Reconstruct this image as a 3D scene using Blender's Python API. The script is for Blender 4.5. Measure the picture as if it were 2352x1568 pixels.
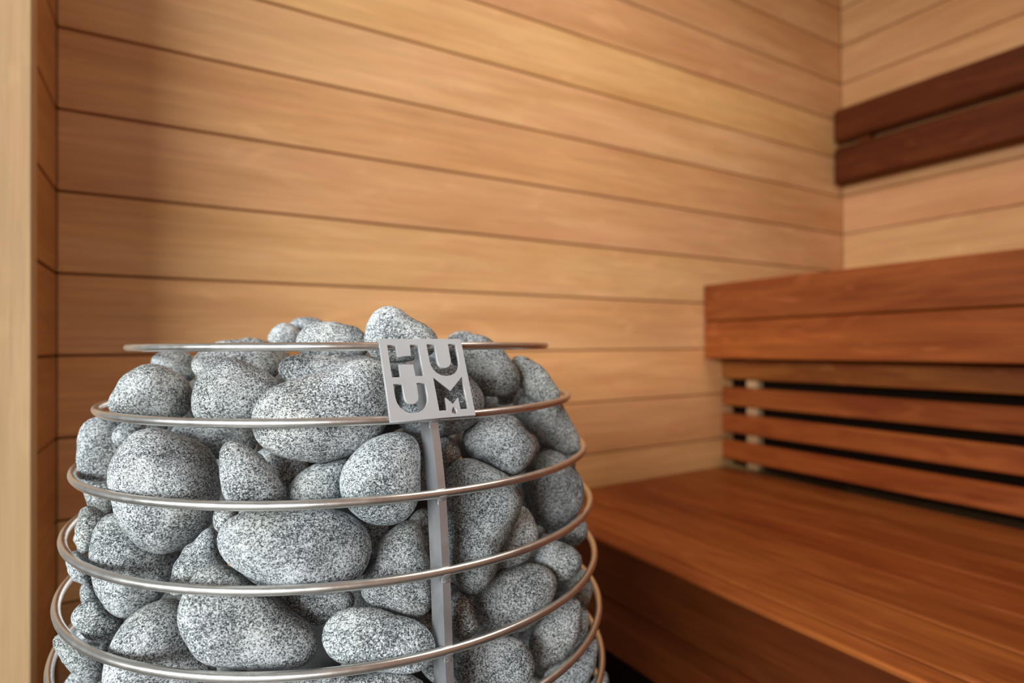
import bpy, bmesh, math, random
from mathutils import Vector, Matrix, noise

for o in list(bpy.data.objects):
    bpy.data.objects.remove(o)
SC = bpy.context.scene
COL = SC.collection
H = 0.84                     # eye height above the floor

# ---------------------------------------------------------------- camera
cam_data = bpy.data.cameras.new('camera')
cam = bpy.data.objects.new('camera', cam_data)
COL.objects.link(cam)
R_ = Vector((0.861096, -0.508411, -0.005737))
U_ = Vector((0.001027, -0.009544, 0.999954))
F_ = Vector((0.508442, 0.861062, 0.007696))
cam.matrix_world = Matrix(((R_.x, U_.x, -F_.x, 0), (R_.y, U_.y, -F_.y, 0), (R_.z, U_.z, -F_.z, H), (0, 0, 0, 1)))
cam_data.sensor_width = 36
cam_data.lens = 20.531
cam_data.clip_start = 0.01
cam_data.dof.use_dof = True
cam_data.dof.focus_distance = 0.412
cam_data.dof.aperture_fstop = 3.5
SC.camera = cam

# ---------------------------------------------------------------- light
world = bpy.data.worlds.new('world')
SC.world = world
world.use_nodes = True
bg = world.node_tree.nodes['Background']
bg.inputs[0].default_value = (0.93, 0.97, 1.0, 1)
bg.inputs[1].default_value = 0.24

def area(name, loc, target, sx, sy, power, color):
    d = bpy.data.lights.new(name, 'AREA')
    d.shape = 'RECTANGLE'
    d.size = sx
    d.size_y = sy
    d.energy = power
    d.color = color
    o = bpy.data.objects.new(name, d)
    COL.objects.link(o)
    o.location = loc
    o.rotation_euler = (Vector(target) - Vector(loc)).to_track_quat('-Z', 'Y').to_euler()
    return o

area('window_daylight', (-3.2, -1.75, 1.6), (1.0, -1.75, 0.9), 4.0, 1.2, 355, (0.96, 0.985, 1.0))
area('ceiling_light', (0.9, 0.1, 2.22), (0.9, 0.1, 0), 0.9, 0.7, 12, (1.0, 0.97, 0.92))

SC.view_settings.view_transform = 'Standard'
SC.view_settings.look = 'None'
SC.view_settings.gamma = 1
SC.view_settings.use_curve_mapping = False
SC.view_settings.exposure = 0.0

# ---------------------------------------------------------------- materials
class NT:
    def __init__(self, name):
        self.m = bpy.data.materials.new(name)
        self.m.use_nodes = True
        self.t = self.m.node_tree
        self.b = self.t.nodes['Principled BSDF']
    def n(self, kind, **kw):
        x = self.t.nodes.new(kind)
        for k, v in kw.items():
            setattr(x, k, v)
        return x
    def l(self, a, b):
        self.t.links.new(a, b)
    def noise(self, vec, scale, detail=2, rough=0.5, dist=0.0):
        x = self.n('ShaderNodeTexNoise')
        x.inputs['Scale'].default_value = scale
        x.inputs['Detail'].default_value = detail
        x.inputs['Roughness'].default_value = rough
        x.inputs['Distortion'].default_value = dist
        self.l(vec, x.inputs['Vector'])
        return x.outputs['Fac']
    def ramp(self, fac, *stops):
        x = self.n('ShaderNodeValToRGB')
        e = x.color_ramp.elements
        while len(e) < len(stops):
            e.new(0.5)
        for el, (p, c) in zip(e, stops):
            el.position = p
            el.color = (c, c, c, 1) if isinstance(c, (int, float)) else (*c, 1)
        self.l(fac, x.inputs['Fac'])
        return x.outputs['Color']
    def mix(self, fac, a, b, mode='MIX'):
        x = self.n('ShaderNodeMix', data_type='RGBA', blend_type=mode)
        for sock, v in ((x.inputs['Factor'], fac), (x.inputs['A'], a), (x.inputs['B'], b)):
            if isinstance(v, (int, float)):
                sock.default_value = v
            elif isinstance(v, tuple):
                sock.default_value = (*v, 1)
            else:
                self.l(v, sock)
        return x.outputs['Result']
    def objvec(self, scale=(1, 1, 1), shift=40):
        tc = self.n('ShaderNodeTexCoord')
        oi = self.n('ShaderNodeObjectInfo')
        mul = self.n('ShaderNodeMath', operation='MULTIPLY')
        self.l(oi.outputs['Random'], mul.inputs[0])
        mul.inputs[1].default_value = shift
        add = self.n('ShaderNodeVectorMath', operation='ADD')
        self.l(tc.outputs['Object'], add.inputs[0])
        self.l(mul.outputs[0], add.inputs[1])
        mp = self.n('ShaderNodeMapping')
        mp.inputs['Scale'].default_value = scale
        self.l(add.outputs[0], mp.inputs['Vector'])
        return mp.outputs['Vector']
    def bump(self, h, strength, dist):
        x = self.n('ShaderNodeBump')
        x.inputs['Strength'].default_value = strength
        x.inputs['Distance'].default_value = dist
        self.l(h, x.inputs['Height'])
        self.l(x.outputs['Normal'], self.b.inputs['Normal'])

def wood(name, pale, deep, fig=0.5, streak=0.25, rough=0.5, spec=0.35, shine=0.16):
    """Grain runs along the local X axis of every board; object colour tints the board."""
    k = NT(name)
    oi = k.n('ShaderNodeObjectInfo')
    big = k.noise(k.objvec((1.3, 9, 9), 31), 1.6, 3, 0.55, 0.6)
    grain = k.noise(k.objvec((2.2, 70, 70), 17), 1.6, 4, 0.6, 0.3)
    fine = k.noise(k.objvec((9, 420, 420), 11), 1.0, 2, 0.6)
    flame = k.noise(k.objvec((5, 22, 22), 23), 1.0, 2, 0.5, 1.4)
    c = k.mix(k.ramp(big, (0.34, 0.0), (0.68, 1.0)), pale, deep)
    pinkish = tuple(min(1, v) for v in (deep[0] * 1.08, deep[1] * 0.98, deep[2] * 1.22))
    c = k.mix(k.ramp(flame, (0.5, 0.0), (0.72, fig)), c, pinkish)
    c = k.mix(streak, c, k.ramp(grain, (0.3, 0.55), (0.7, 1.25)), 'MULTIPLY')
    c = k.mix(0.18, c, k.ramp(fine, (0.3, 0.6), (0.7, 1.2)), 'MULTIPLY')
    hl = k.ramp(k.noise(k.objvec((4, 14, 14), 7), 1.3, 1, 0.4, 2.2), (0.64, 0.0), (0.78, shine))
    c = k.mix(hl, c, tuple(min(1, v * 1.45 + 0.02) for v in pale))
    c = k.mix(1.0, c, oi.outputs['Color'], 'MULTIPLY')
    k.l(c, k.b.inputs['Base Color'])
    k.b.inputs['Roughness'].default_value = rough
    k.b.inputs['Specular IOR Level'].default_value = spec
    k.bump(fine, 0.12, 0.0006)
    return k.m

def stone_material(name):
    k = NT(name)
    oi = k.n('ShaderNodeObjectInfo')
    v = k.objvec((1, 1, 1), 9)
    sp = k.noise(v, 900, 3, 0.68, 0.3)
    sp2 = k.noise(v, 430, 2, 0.6)
    cl = k.noise(v, 38, 3, 0.6)
    patch = k.noise(v, 14, 2, 0.5)
    s = k.n('ShaderNodeMath', operation='MULTIPLY_ADD')
    k.l(sp2, s.inputs[0]); s.inputs[1].default_value = 0.35; k.l(sp, s.inputs[2])
    s2 = k.n('ShaderNodeMath', operation='MULTIPLY_ADD')
    k.l(cl, s2.inputs[0]); s2.inputs[1].default_value = 0.30; k.l(s.outputs[0], s2.inputs[2])
    c = k.ramp(s2.outputs[0], (0.655, (0.022, 0.027, 0.03)), (0.74, (0.11, 0.125, 0.13)), (0.82, (0.31, 0.34, 0.35)), (0.94, (0.78, 0.82, 0.83)))
    c = k.mix(k.ramp(patch, (0.48, 0.0), (0.70, 0.5)), c, (0.80, 0.76, 0.62), 'MULTIPLY')
    tint = k.ramp(oi.outputs['Random'], (0.0, (0.96, 1.0, 0.99)), (0.4, (1, 1, 1)), (0.7, (0.93, 0.97, 1.0)), (1.0, (0.97, 0.97, 0.94)))
    c = k.mix(1.0, c, tint, 'MULTIPLY')
    c = k.mix(1.0, c, oi.outputs['Color'], 'MULTIPLY')
    k.l(c, k.b.inputs['Base Color'])
    k.b.inputs['Roughness'].default_value = 0.72
    k.b.inputs['Specular IOR Level'].default_value = 0.3
    k.bump(s.outputs[0], 0.35, 0.0009)
    return k.m

def metal(name, col, rough, fine=True, metallic=1.0):
    k = NT(name)
    v = k.objvec((1, 1, 1), 5)
    k.b.inputs['Base Color'].default_value = (*col, 1)
    k.b.inputs['Metallic'].default_value = metallic
    n = k.noise(v, 900, 2, 0.6)
    k.l(k.ramp(k.noise(v, 60, 3, 0.6), (0.3, rough - 0.05), (0.7, rough + 0.07)), k.b.inputs['Roughness'])
    k.bump(n, 0.08 if fine else 0.02, 0.0004)
    return k.m

def plain(name, col, rough=0.8):
    k = NT(name)
    v = k.objvec((1, 1, 1), 5)
    c = k.mix(k.ramp(k.noise(v, 6, 3), (0.35, 0.0), (0.65, 0.5)), col, tuple(x * 0.7 for x in col))
    k.l(c, k.b.inputs['Base Color'])
    k.b.inputs['Roughness'].default_value = rough
    return k.m

M_CEDAR = wood('cedar', (0.67, 0.385, 0.175), (0.56, 0.29, 0.115), 0.45, 0.3, 0.5, 0.3)
M_TRIM = wood('pale_cedar_trim', (0.55, 0.36, 0.19), (0.48, 0.3, 0.15), 0.2, 0.25, 0.5, 0.3)
M_BENCH = wood('thermo_wood', (0.33, 0.093, 0.02), (0.2, 0.045, 0.009), 0.8, 0.6, 0.5, 0.16, 0.32)
M_CLEAT = wood('pale_cleat', (0.55, 0.36, 0.18), (0.45, 0.27, 0.13), 0.2, 0.2, 0.6, 0.2)
M_SHADOW = plain('shade_black', (0.010, 0.006, 0.004), 1.0)  # near-black colour for sheets that stand in for deep shade
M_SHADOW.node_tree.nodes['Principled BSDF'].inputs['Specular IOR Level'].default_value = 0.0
M_STONE = stone_material('granite')
M_ROD = metal('brushed_steel', (0.70, 0.68, 0.63), 0.29, True, 0.93)
M_BAR = metal('mill_steel', (0.50, 0.51, 0.52), 0.40, True, 0.8)
M_PLATE = metal('satin_steel', (0.475, 0.49, 0.495), 0.42, True, 0.3)
M_FLOOR = plain('dark_tile', (0.06, 0.055, 0.05), 0.5)
M_CORE = plain('cast_iron', (0.03, 0.03, 0.03), 0.6)

# ---------------------------------------------------------------- helpers
def link(name, me, mat=None, parent=None, loc=None, rot=None):
    o = bpy.data.objects.new(name, me)
    COL.objects.link(o)
    if me is not None and mat is not None and not me.materials:
        me.materials.append(mat)
    if loc is not None:
        o.location = loc
    if rot is not None:
        o.rotation_euler = rot
    if parent is not None:
        o.parent = parent
    return o

def box_mesh(name, sx, sy, sz, bevel=0.0, seg=1):
    bm = bmesh.new()
    bmesh.ops.create_cube(bm, size=1)
    for v in bm.verts:
        v.co = Vector((v.co.x * sx, v.co.y * sy, v.co.z * sz))
    if bevel:
        bmesh.ops.bevel(bm, geom=list(bm.edges), offset=bevel, segments=seg, profile=0.5, affect='EDGES')
    me = bpy.data.meshes.new(name)
    bm.to_mesh(me)
    bm.free()
    return me

def board(name, x0, x1, y0, y1, z0, z1, mat, parent=None, tone=(1, 1, 1), bevel=0.002, along='x'):
    """A real plank with its grain along its length, in room coordinates."""
    c = ((x0 + x1) / 2, (y0 + y1) / 2, (z0 + z1) / 2)
    dx, dy, dz = x1 - x0, y1 - y0, z1 - z0
    if along == 'x':
        me = box_mesh(name, dx, dy, dz, bevel); rot = (0, 0, 0)
    elif along == 'y':
        me = box_mesh(name, dy, dx, dz, bevel); rot = (0, 0, math.pi / 2)
    else:
        me = box_mesh(name, dz, dy, dx, bevel); rot = (0, -math.pi / 2, 0)
    o = link(name, me, mat, parent, c, rot)
    o.color = (*tone, 1)
    return o

def thing(name, label, cat, loc=(0, 0, 0), group=None):
    o = bpy.data.objects.new(name, None)
    COL.objects.link(o)
    o.empty_display_size = 0.05
    # parts are given in room coordinates, so the Empty keeps the origin for them
    o['label'] = label
    o['category'] = cat
    if group:
        o['group'] = group
    return o

rnd = random.Random(11)
def tone(base=1.0, spread=0.08):
    b = base * (1 + rnd.uniform(-spread, spread))
    w = rnd.uniform(-0.04, 0.04)
    return (b * (1 + w * 0.4), b, b * (1 - w))

# ---------------------------------------------------------------- the room
XL, XR, YB, YF = -0.1496, 2.0112, 1.1538, -0.95
Z0 = 0.8284                   # height of the joint at eye level
PITCH = 0.13
GAP = 0.0040
CEIL = Z0 + PITCH * 11

def struct(o):
    o['kind'] = 'structure'
    return o

floor = struct(board('floor', -7.0, XR + 0.1, -6.0, 3.0, -0.05, 0.0, M_FLOOR, bevel=0))
ceiling = struct(board('ceiling', XL - 0.05, XR + 0.1, YF, YB + 0.1, CEIL, CEIL + 0.05, M_CEDAR, bevel=0))
wall_back = struct(board('wall_back', XL - 0.02, XR + 0.05, YB + 0.0085, YB + 0.06, 0, CEIL, M_CEDAR, tone=(0.6, 0.52, 0.46), bevel=0))
wall_right = struct(board('wall_right', XR + 0.0085, XR + 0.06, YF, YB + 0.05, 0, CEIL, M_CEDAR, tone=(0.6, 0.52, 0.46), bevel=0, along='y'))
wall_front = struct(board('wall_front', XL - 0.05, XR + 0.06, YF - 0.06, YF - 0.001, 0, CEIL, M_CEDAR, bevel=0))
jamb_blocker = struct(board('wall_left', XL - 0.06, XL - 0.0005, YF, -0.12, 0, CEIL, M_CEDAR, bevel=0, along='y'))  # unseen jamb, added to block window light from the right wall
wall_left = struct(board('wall_left', XL - 0.06, XL - 0.0085, 0.992, YB + 0.05, 0, CEIL, M_CEDAR, tone=(0.6, 0.52, 0.46), bevel=0, along='y'))

def child(o, parent):
    o.parent = parent
    o.matrix_parent_inverse = parent.matrix_world.inverted()
    return o

bpy.context.view_layer.update()
# tones of the courses, from the floor up: plank colour plus painted-in light, dimmer toward the top and right (index of the joint below each course minus the eye-level joint)
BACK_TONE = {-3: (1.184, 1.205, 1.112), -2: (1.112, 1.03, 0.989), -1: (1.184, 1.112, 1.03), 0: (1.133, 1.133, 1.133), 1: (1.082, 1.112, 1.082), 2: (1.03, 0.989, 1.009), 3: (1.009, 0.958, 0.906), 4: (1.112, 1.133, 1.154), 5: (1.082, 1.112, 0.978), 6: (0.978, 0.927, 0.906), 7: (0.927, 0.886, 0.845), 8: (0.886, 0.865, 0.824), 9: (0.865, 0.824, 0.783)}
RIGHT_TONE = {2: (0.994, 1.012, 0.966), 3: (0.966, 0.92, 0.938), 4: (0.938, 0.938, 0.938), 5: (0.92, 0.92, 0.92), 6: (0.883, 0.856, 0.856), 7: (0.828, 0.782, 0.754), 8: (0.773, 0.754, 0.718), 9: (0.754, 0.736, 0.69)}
def course(k):
    lo, hi = Z0 + PITCH * k + GAP / 2, Z0 + PITCH * (k + 1) - GAP / 2
    return max(lo, 0.002), min(hi, CEIL - 0.001)
for k in range(-7, 11):
    z0, z1 = course(k)
    if z1 - z0 < 0.02:
        continue
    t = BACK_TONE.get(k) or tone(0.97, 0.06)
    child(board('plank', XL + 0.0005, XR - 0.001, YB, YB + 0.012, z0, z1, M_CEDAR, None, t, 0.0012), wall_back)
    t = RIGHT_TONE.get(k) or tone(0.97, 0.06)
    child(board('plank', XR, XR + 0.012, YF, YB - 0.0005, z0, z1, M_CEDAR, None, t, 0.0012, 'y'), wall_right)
    child(board('plank', XL - 0.012, XL, 0.9925, YB - 0.0005, z0, z1, M_CEDAR, None, (0.66, 0.52, 0.36), 0.0012, 'y'), wall_left)

# end post of the short left wall, faced with two upright boards
trim_1 = struct(board('trim_1', -0.1995, XL + 0.0005, 0.958, 0.992, 0.001, CEIL - 0.001, M_TRIM, tone=(1, 1, 1), bevel=0.002, along='z'))
trim_2 = struct(board('trim_2', -0.30, -0.2003, 0.962, 0.992, 0.001, CEIL - 0.001, M_TRIM, tone=(0.93, 0.93, 0.93), bevel=0.002, along='z'))

# ---------------------------------------------------------------- benches
BY0, BY1 = -0.94, 1.1515
FU = 1.3128                  # front of the upper fascia
upper = thing('upper_bench', 'reddish-brown upper sauna bench with a deep two-board front, against the right wall', 'bench')
board('fascia_board', FU, FU + 0.034, BY0, BY1, H + 0.0675, H + 0.1690, M_BENCH, upper, (0.9, 0.9, 0.9), 0.003, 'y')
board('fascia_board', FU, FU + 0.034, BY0, BY1, H - 0.0375, H + 0.0650, M_BENCH, upper, (1.12, 1.15, 1.1), 0.003, 'y')
for i in range(6):
    x0 = FU + 0.036 + i * 0.1105
    board('seat_board', x0, x0 + 0.109, BY0, BY1, H + 0.135, H + 0.168, M_BENCH, upper, tone(1, 0.1), 0.003, 'y')
for y in (-0.6, 0.2, 0.95):
    board('crossbeam', FU + 0.036, XR - 0.003, y, y + 0.036, H + 0.045, H + 0.134, M_BENCH, upper, (0.8, 0.8, 0.8), 0.002, 'x')
board('rear_rail', XR - 0.045, XR - 0.003, BY0, BY1 - 0.001, H - 0.0, H + 0.044, M_BENCH, upper, (0.8, 0.8, 0.8), 0.002, 'y')

SU = 1.3846                  # face of the slatted skirt
skirt = thing('bench_skirt', 'slatted reddish-brown wood panel with dark gaps, between the upper and lower benches', 'slatted panel')
for i, (lo, hi) in enumerate(((-0.0975, -0.0440), (-0.1735, -0.1205), (-0.2503, -0.1962), (-0.3277, -0.2735))):
    board('slat', SU, SU + 0.018, BY0, BY1, H + lo, H + hi, M_BENCH, skirt, ((0.85, 1.0, 0.9), (1, 1, 1), (1.05, 1, 1), (1.05, 0.95, 0.9))[i], 0.003, 'y')
board('shade_panel', SU + 0.0475, SU + 0.053, BY0, BY1, H - 0.349, H - 0.040, M_SHADOW, skirt, (1, 1, 1), 0.001, 'y')  # added dark sheet, paints the shaded cavity behind the slats black
for y in (1.046, 0.25, -0.5):
    c = board('cleat', SU + 0.0185, SU + 0.045, y, y + 0.036, H - 0.349, H - 0.040, M_CLEAT, skirt, (1, 1, 1), 0.002, 'z')
    c['label'] = 'pale upright batten behind the slats'

LU = 0.6785                  # front of the lower bench
LZ = H - 0.3516
lower = thing('lower_bench', 'long reddish-brown lower sauna bench with a lengthwise boarded seat, right of the stone heater', 'bench')
board('nosing', LU, LU + 0.0365, BY0, BY1, LZ - 0.0095, LZ, M_BENCH, lower, (1.15, 1.2, 1.2), 0.0025, 'y')
board('fascia_board', LU + 0.0005, LU + 0.0365, BY0, BY1, LZ - 0.1005, LZ - 0.0098, M_BENCH, lower, (0.42, 0.36, 0.3), 0.002, 'y')  # tone darkened to carry shade on the lower front; nosing stays bright
board('underbench_shade', LU + 0.085, LU + 0.097, BY0, BY1, 0.003, LZ - 0.126, M_SHADOW, lower, (1, 1, 1), 0.001, 'y')  # made-up dark sheet in place of the shade under the bench
board('fascia_board', LU + 0.001, LU + 0.0365, BY0, BY1, LZ - 0.1968, LZ - 0.1020, M_BENCH, lower, (0.5, 0.44, 0.4), 0.003, 'y')  # shade put into the tone here as well
xs = [LU + 0.0383, 0.8335, 0.9335, 1.0335, 1.1335, 1.2335, 1.392]
xs = [LU + 0.0412, 0.8350, 0.9450, 1.0567, 1.1685, 1.2803, 1.392]
for i in range(6):
    board('seat_board', xs[i], xs[i + 1] - (0.0052 if i == 0 else 0.0026), BY0, BY1, LZ - 0.034, LZ, M_BENCH, lower, [(1.15, 1.25, 1.2), (1, 1.05, 1), (0.95, 0.9, 0.9), (1.05, 1.1, 1.1), (0.95, 1, 1), (1, 1.1, 1.1)][i], 0.003, 'y')
for y in (-0.6, 0.2, 0.95):
    board('crossbeam', LU + 0.038, 1.39, y, y + 0.036, LZ - 0.125, LZ - 0.0345, M_BENCH, lower, (0.7, 0.7, 0.7), 0.002, 'x')
for y in (-0.6, 0.95):
    for x in (LU + 0.1, 1.34):
        board('leg', x, x + 0.04, y + 0.037, y + 0.077, 0.0005, LZ - 0.0345, M_BENCH, lower, (0.7, 0.7, 0.7), 0.002, 'z')

rest = thing('backrest', 'dark brown two-slat wooden backrest fixed high on the right wall', 'backrest')
BU = 1.953
for lo, hi in ((0.6835, 0.7935), (0.5415, 0.6645)):
    board('slat', BU, BU + 0.028, -0.7, 1.1505, H + lo, H + hi, M_BENCH, rest, (0.36, 0.3, 0.24), 0.008, 'y')
for y in (1.045, 0.2, -0.6):
    board('cleat', BU + 0.0285, XR - 0.0005, y, y + 0.04, H + 0.555, H + 0.78, M_BENCH, rest, (0.6, 0.6, 0.6), 0.002, 'z')

# ---------------------------------------------------------------- the heater
HX, HY = 0.17381, 0.62633
RZ = [H + z for z in (.0003, -.052, -.1042, -.1572, -.2104, -.2620, -.314, -.366, -.418, -.47, -.522, -.574, -.626, -.678, -.73, -.782)]
RR = [.2043, .2272, .2430, .2494, .2535, .2578, .2605, .262, .2625, .2625, .261, .258, .254, .248, .240, .228]
ROD = 0.0033

def radius_at(z):
    if z >= RZ[0]:
        return RR[0]
    for i in range(len(RZ) - 1):
        if RZ[i] >= z >= RZ[i + 1]:
            t = (RZ[i] - z) / (RZ[i] - RZ[i + 1])
            # gentle swelling between the rings (monotone blend)
            return RR[i] + (RR[i + 1] - RR[i]) * (t * 0.75 + 0.25 * math.sin(t * math.pi / 2))
    return RR[-1]

heater = thing('sauna_heater', 'round steel-ring sauna stove basket filled with grey stones, lettered emblem in front', 'sauna heater')
def torus(R, r, n=160, m=14):
    vs, fs = [], []
    for i in range(n):
        a = 2 * math.pi * i / n
        for j in range(m):
            b = 2 * math.pi * j / m
            q = R + r * math.cos(b)
            vs.append((q * math.cos(a), q * math.sin(a), r * math.sin(b)))
    for i in range(n):
        for j in range(m):
            fs.append((i * m + j, ((i + 1) % n) * m + j, ((i + 1) % n) * m + (j + 1) % m, i * m + (j + 1) % m))
    me = bpy.data.meshes.new('ring')
    me.from_pydata(vs, [], fs)
    me.polygons.foreach_set('use_smooth', [True] * len(fs))
    return me
for z, R in zip(RZ, RR):
    link('ring', torus(R, ROD), M_ROD, heater, (HX, HY, z))

BAR_AZ = math.radians(29.2)     # measured from the viewing axis used for the survey
TH = 0.53339                    # that axis against the room axes
def radial(az):
    # unit vector outward from the heater, room coordinates
    sx, sy = math.sin(az), -math.cos(az)
    c, s = math.cos(TH), math.sin(TH)
    return Vector((sx * c + sy * s, -sx * s + sy * c, 0))

def bar_mesh():
    """Flat bar standing on edge, following the curve of the rings; local X radial, Y thickness."""
    prof_o, prof_i = [], []
    zt, zb = RZ[0] - 0.001, RZ[-1]
    n = 60
    for i in range(n + 1):
        z = zt + (zb - zt) * i / n
        r = radius_at(z) + 0.0003
        w = 0.0235
        d = zt - z
        if d < 0.03:
            w = 0.004 + 0.0195 * math.sqrt(max(0, 1 - ((0.03 - d) / 0.03) ** 2))
        prof_o.append((r, z)); prof_i.append((r - w, z))
    t = 0.0029
    bm = bmesh.new()
    rings = []
    for (ro, z), (ri, _) in zip(prof_o, prof_i):
        rings.append([bm.verts.new((ri, -t, z)), bm.verts.new((ro, -t, z)), bm.verts.new((ro, t, z)), bm.verts.new((ri, t, z))])
    for a, b in zip(rings, rings[1:]):
        for j in range(4):
            k = (j + 1) % 4
            bm.faces.new((a[j], a[k], b[k], b[j]))
    bm.faces.new(rings[0]); bm.faces.new(rings[-1][::-1])
    bmesh.ops.recalc_face_normals(bm, faces=bm.faces)
    me = bpy.data.meshes.new('upright_bar')
    bm.to_mesh(me); bm.free()
    return me
BARM = bar_mesh()
BARM.materials.append(M_BAR)

def weld_mesh():
    """Concave fillet of weld metal in the corner under a ring; origin on the ring's centre line."""
    secs = ((-0.0012, 0.0031, 0.0052), (-0.0026, 0.0026, 0.0042), (-0.0038, 0.0017, 0.0034), (-0.0050, 0.0011, 0.0031),
            (-0.0062, 0.0009, 0.0031), (-0.0072, 0.0013, 0.0032), (-0.0080, 0.0011, 0.0031), (-0.0085, 0.0002, 0.0029))
    bm = bmesh.new()
    loops = []
    for z, ro, hw in secs:
        prof = [(-0.004, -hw), (ro - 0.0012, -hw), (ro - 0.0003, -hw * 0.75), (ro, -hw * 0.35), (ro, hw * 0.35), (ro - 0.0003, hw * 0.75), (ro - 0.0012, hw), (-0.004, hw)]
        loops.append([bm.verts.new((x, y, z)) for x, y in prof])
    for a, b in zip(loops, loops[1:]):
        for j in range(8):
            k = (j + 1) % 8
            bm.faces.new((a[j], a[k], b[k], b[j]))
    bm.faces.new(loops[0]); bm.faces.new(loops[-1][::-1])
    bmesh.ops.recalc_face_normals(bm, faces=bm.faces)
    me = bpy.data.meshes.new('weld_bead')
    bm.to_mesh(me); bm.free()
    me.polygons.foreach_set('use_smooth', [True] * len(me.polygons))
    me.materials.append(M_BAR)
    return me
WELDM = weld_mesh()
for kbar in range(3):
    d = radial(BAR_AZ + kbar * 2 * math.pi / 3)
    yaw = math.atan2(d.y, d.x)
    b = link('upright_bar', BARM, None, heater, (HX, HY, 0), (0, 0, yaw))
    for z, R in list(zip(RZ, RR))[1:9]:
        link('weld_bead', WELDM, None, b, (R, 0, z), (0, 0.0, 0))

# lower body of the stove: base dish, added dark core, short feet
def disc(name, r, h, mat, z, seg=64, bev=0.003):
    bm = bmesh.new()
    bmesh.ops.create_cone(bm, cap_ends=True, segments=seg, radius1=r, radius2=r, depth=h)
    bmesh.ops.bevel(bm, geom=[e for e in bm.edges if abs((e.verts[0].co - e.verts[1].co).z) < 1e-6], offset=bev, segments=2, affect='EDGES')
    me = bpy.data.meshes.new(name)
    bm.to_mesh(me); bm.free()
    return link(name, me, mat, heater, (HX, HY, z))
disc('dark_core', 0.097, 0.60, M_CORE, H - 0.362)  # unseen cylinder, added so the gaps between stones read black
disc('base_plate', 0.222, 0.012, M_BAR, RZ[-1] - 0.0055)
disc('junction_box', 0.15, 0.03, M_CORE, 0.0335)
for a in range(3):
    d = radial(BAR_AZ + a * 2 * math.pi / 3)
    me = box_mesh('foot', 0.03, 0.03, 0.046, 0.003)
    link('foot', me, M_BAR, heater, (HX + d.x * 0.19, HY + d.y * 0.19, 0.0235))

# emblem plate: four cut-out letters (H U over U M) and a drop
EO = Vector((0.16663, 0.41684, H + 0.00118))
ET = Vector((0.999414, -0.034221, 0.0)).normalized()
EU = Vector((0.013726, 0.40086, 0.916037)).normalized()
EN = Vector((-0.031348, -0.9155, 0.401094)).normalized()
HOLES = [
    [(-27.1, 0.0), (-20.3, 0.0), (-20.2, -9.0), (-10.0, -8.9), (-9.8, 0.15), (-2.9, 0.25), (-2.2, -25.4), (-9.0, -25.4), (-9.4, -16.0), (-19.9, -15.95), (-19.9, -25.8), (-26.8, -25.8)],
    [(3.5, 0.45), (3.87, -14.2), (4.5, -17.6), (6.0, -20.8), (8.3, -23.4), (11.6, -25.3), (15.5, -26.0), (19.6, -25.5), (23.2, -23.8), (26.0, -21.0), (27.7, -17.4), (28.1, -13.3), (27.8, 0.6), (21.1, 0.6), (21.2, -12.9), (20.6, -15.9), (18.8, -18.2), (15.8, -19.3), (12.8, -18.6), (10.9, -16.3), (10.3, -13.2), (10.35, 0.5)],
    [(-26.5, -30.8), (-26.2, -41.2), (-25.5, -45.0), (-23.9, -48.3), (-21.2, -51.2), (-17.7, -53.0), (-13.8, -53.6), (-9.9, -53.0), (-6.4, -51.2), (-3.7, -48.4), (-2.2, -45.0), (-1.7, -41.2), (-2.0, -30.5), (-8.9, -30.5), (-8.9, -40.9), (-9.5, -43.6), (-11.2, -45.7), (-13.9, -46.6), (-16.7, -45.9), (-18.6, -43.8), (-19.3, -41.0), (-19.5, -30.6)],
    [(4.6, -26.5), (16.6, -37.8), (28.3, -26.3), (28.9, -52.7), (22.1, -52.7), (21.8, -43.4), (17.0, -48.6), (12.1, -43.3), (12.0, -52.9), (5.3, -52.95)],
    [(17.1, -49.9), (15.8, -51.7), (15.1, -53.1), (14.95, -54.4), (15.6, -55.6), (16.9, -56.3), (18.3, -55.9), (19.2, -54.7), (19.2, -53.5), (18.3, -51.8)],
]
PLATE = [(-32.3, 4.7), (32.6, 4.9), (33.6, -57.9), (-31.6, -58.4)]
def emblem():
    cu = bpy.data.curves.new('emblem_outline', 'CURVE')
    cu.dimensions = '2D'
    cu.fill_mode = 'BOTH'
    cu.extrude = 0.0014
    cu.bevel_depth = 0.0002
    cu.bevel_resolution = 1
    for pts in [PLATE] + HOLES:
        sp = cu.splines.new('POLY')
        sp.points.add(len(pts) - 1)
        for p, (x, y) in zip(sp.points, pts):
            p.co = (x / 1000, y / 1000, 0, 1)
        sp.use_cyclic_u = True
    tmp = bpy.data.objects.new('tmp', cu)
    COL.objects.link(tmp)
    bpy.context.view_layer.update()
    me = bpy.data.meshes.new_from_object(tmp.evaluated_get(bpy.context.evaluated_depsgraph_get()))
    bpy.data.objects.remove(tmp)
    me.name = 'emblem'
    me.materials.clear()
    me.materials.append(M_PLATE)
    o = link('emblem', me, None, heater)
    o.matrix_world = Matrix(((ET.x, EU.x, EN.x, EO.x), (ET.y, EU.y, EN.y, EO.y), (ET.z, EU.z, EN.z, EO.z), (0, 0, 0, 1))) @ Matrix.Translation((0, 0, -0.0012))
    o['label'] = 'square steel plate with cut-out letters HUUM and a small drop'
emblem()

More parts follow.
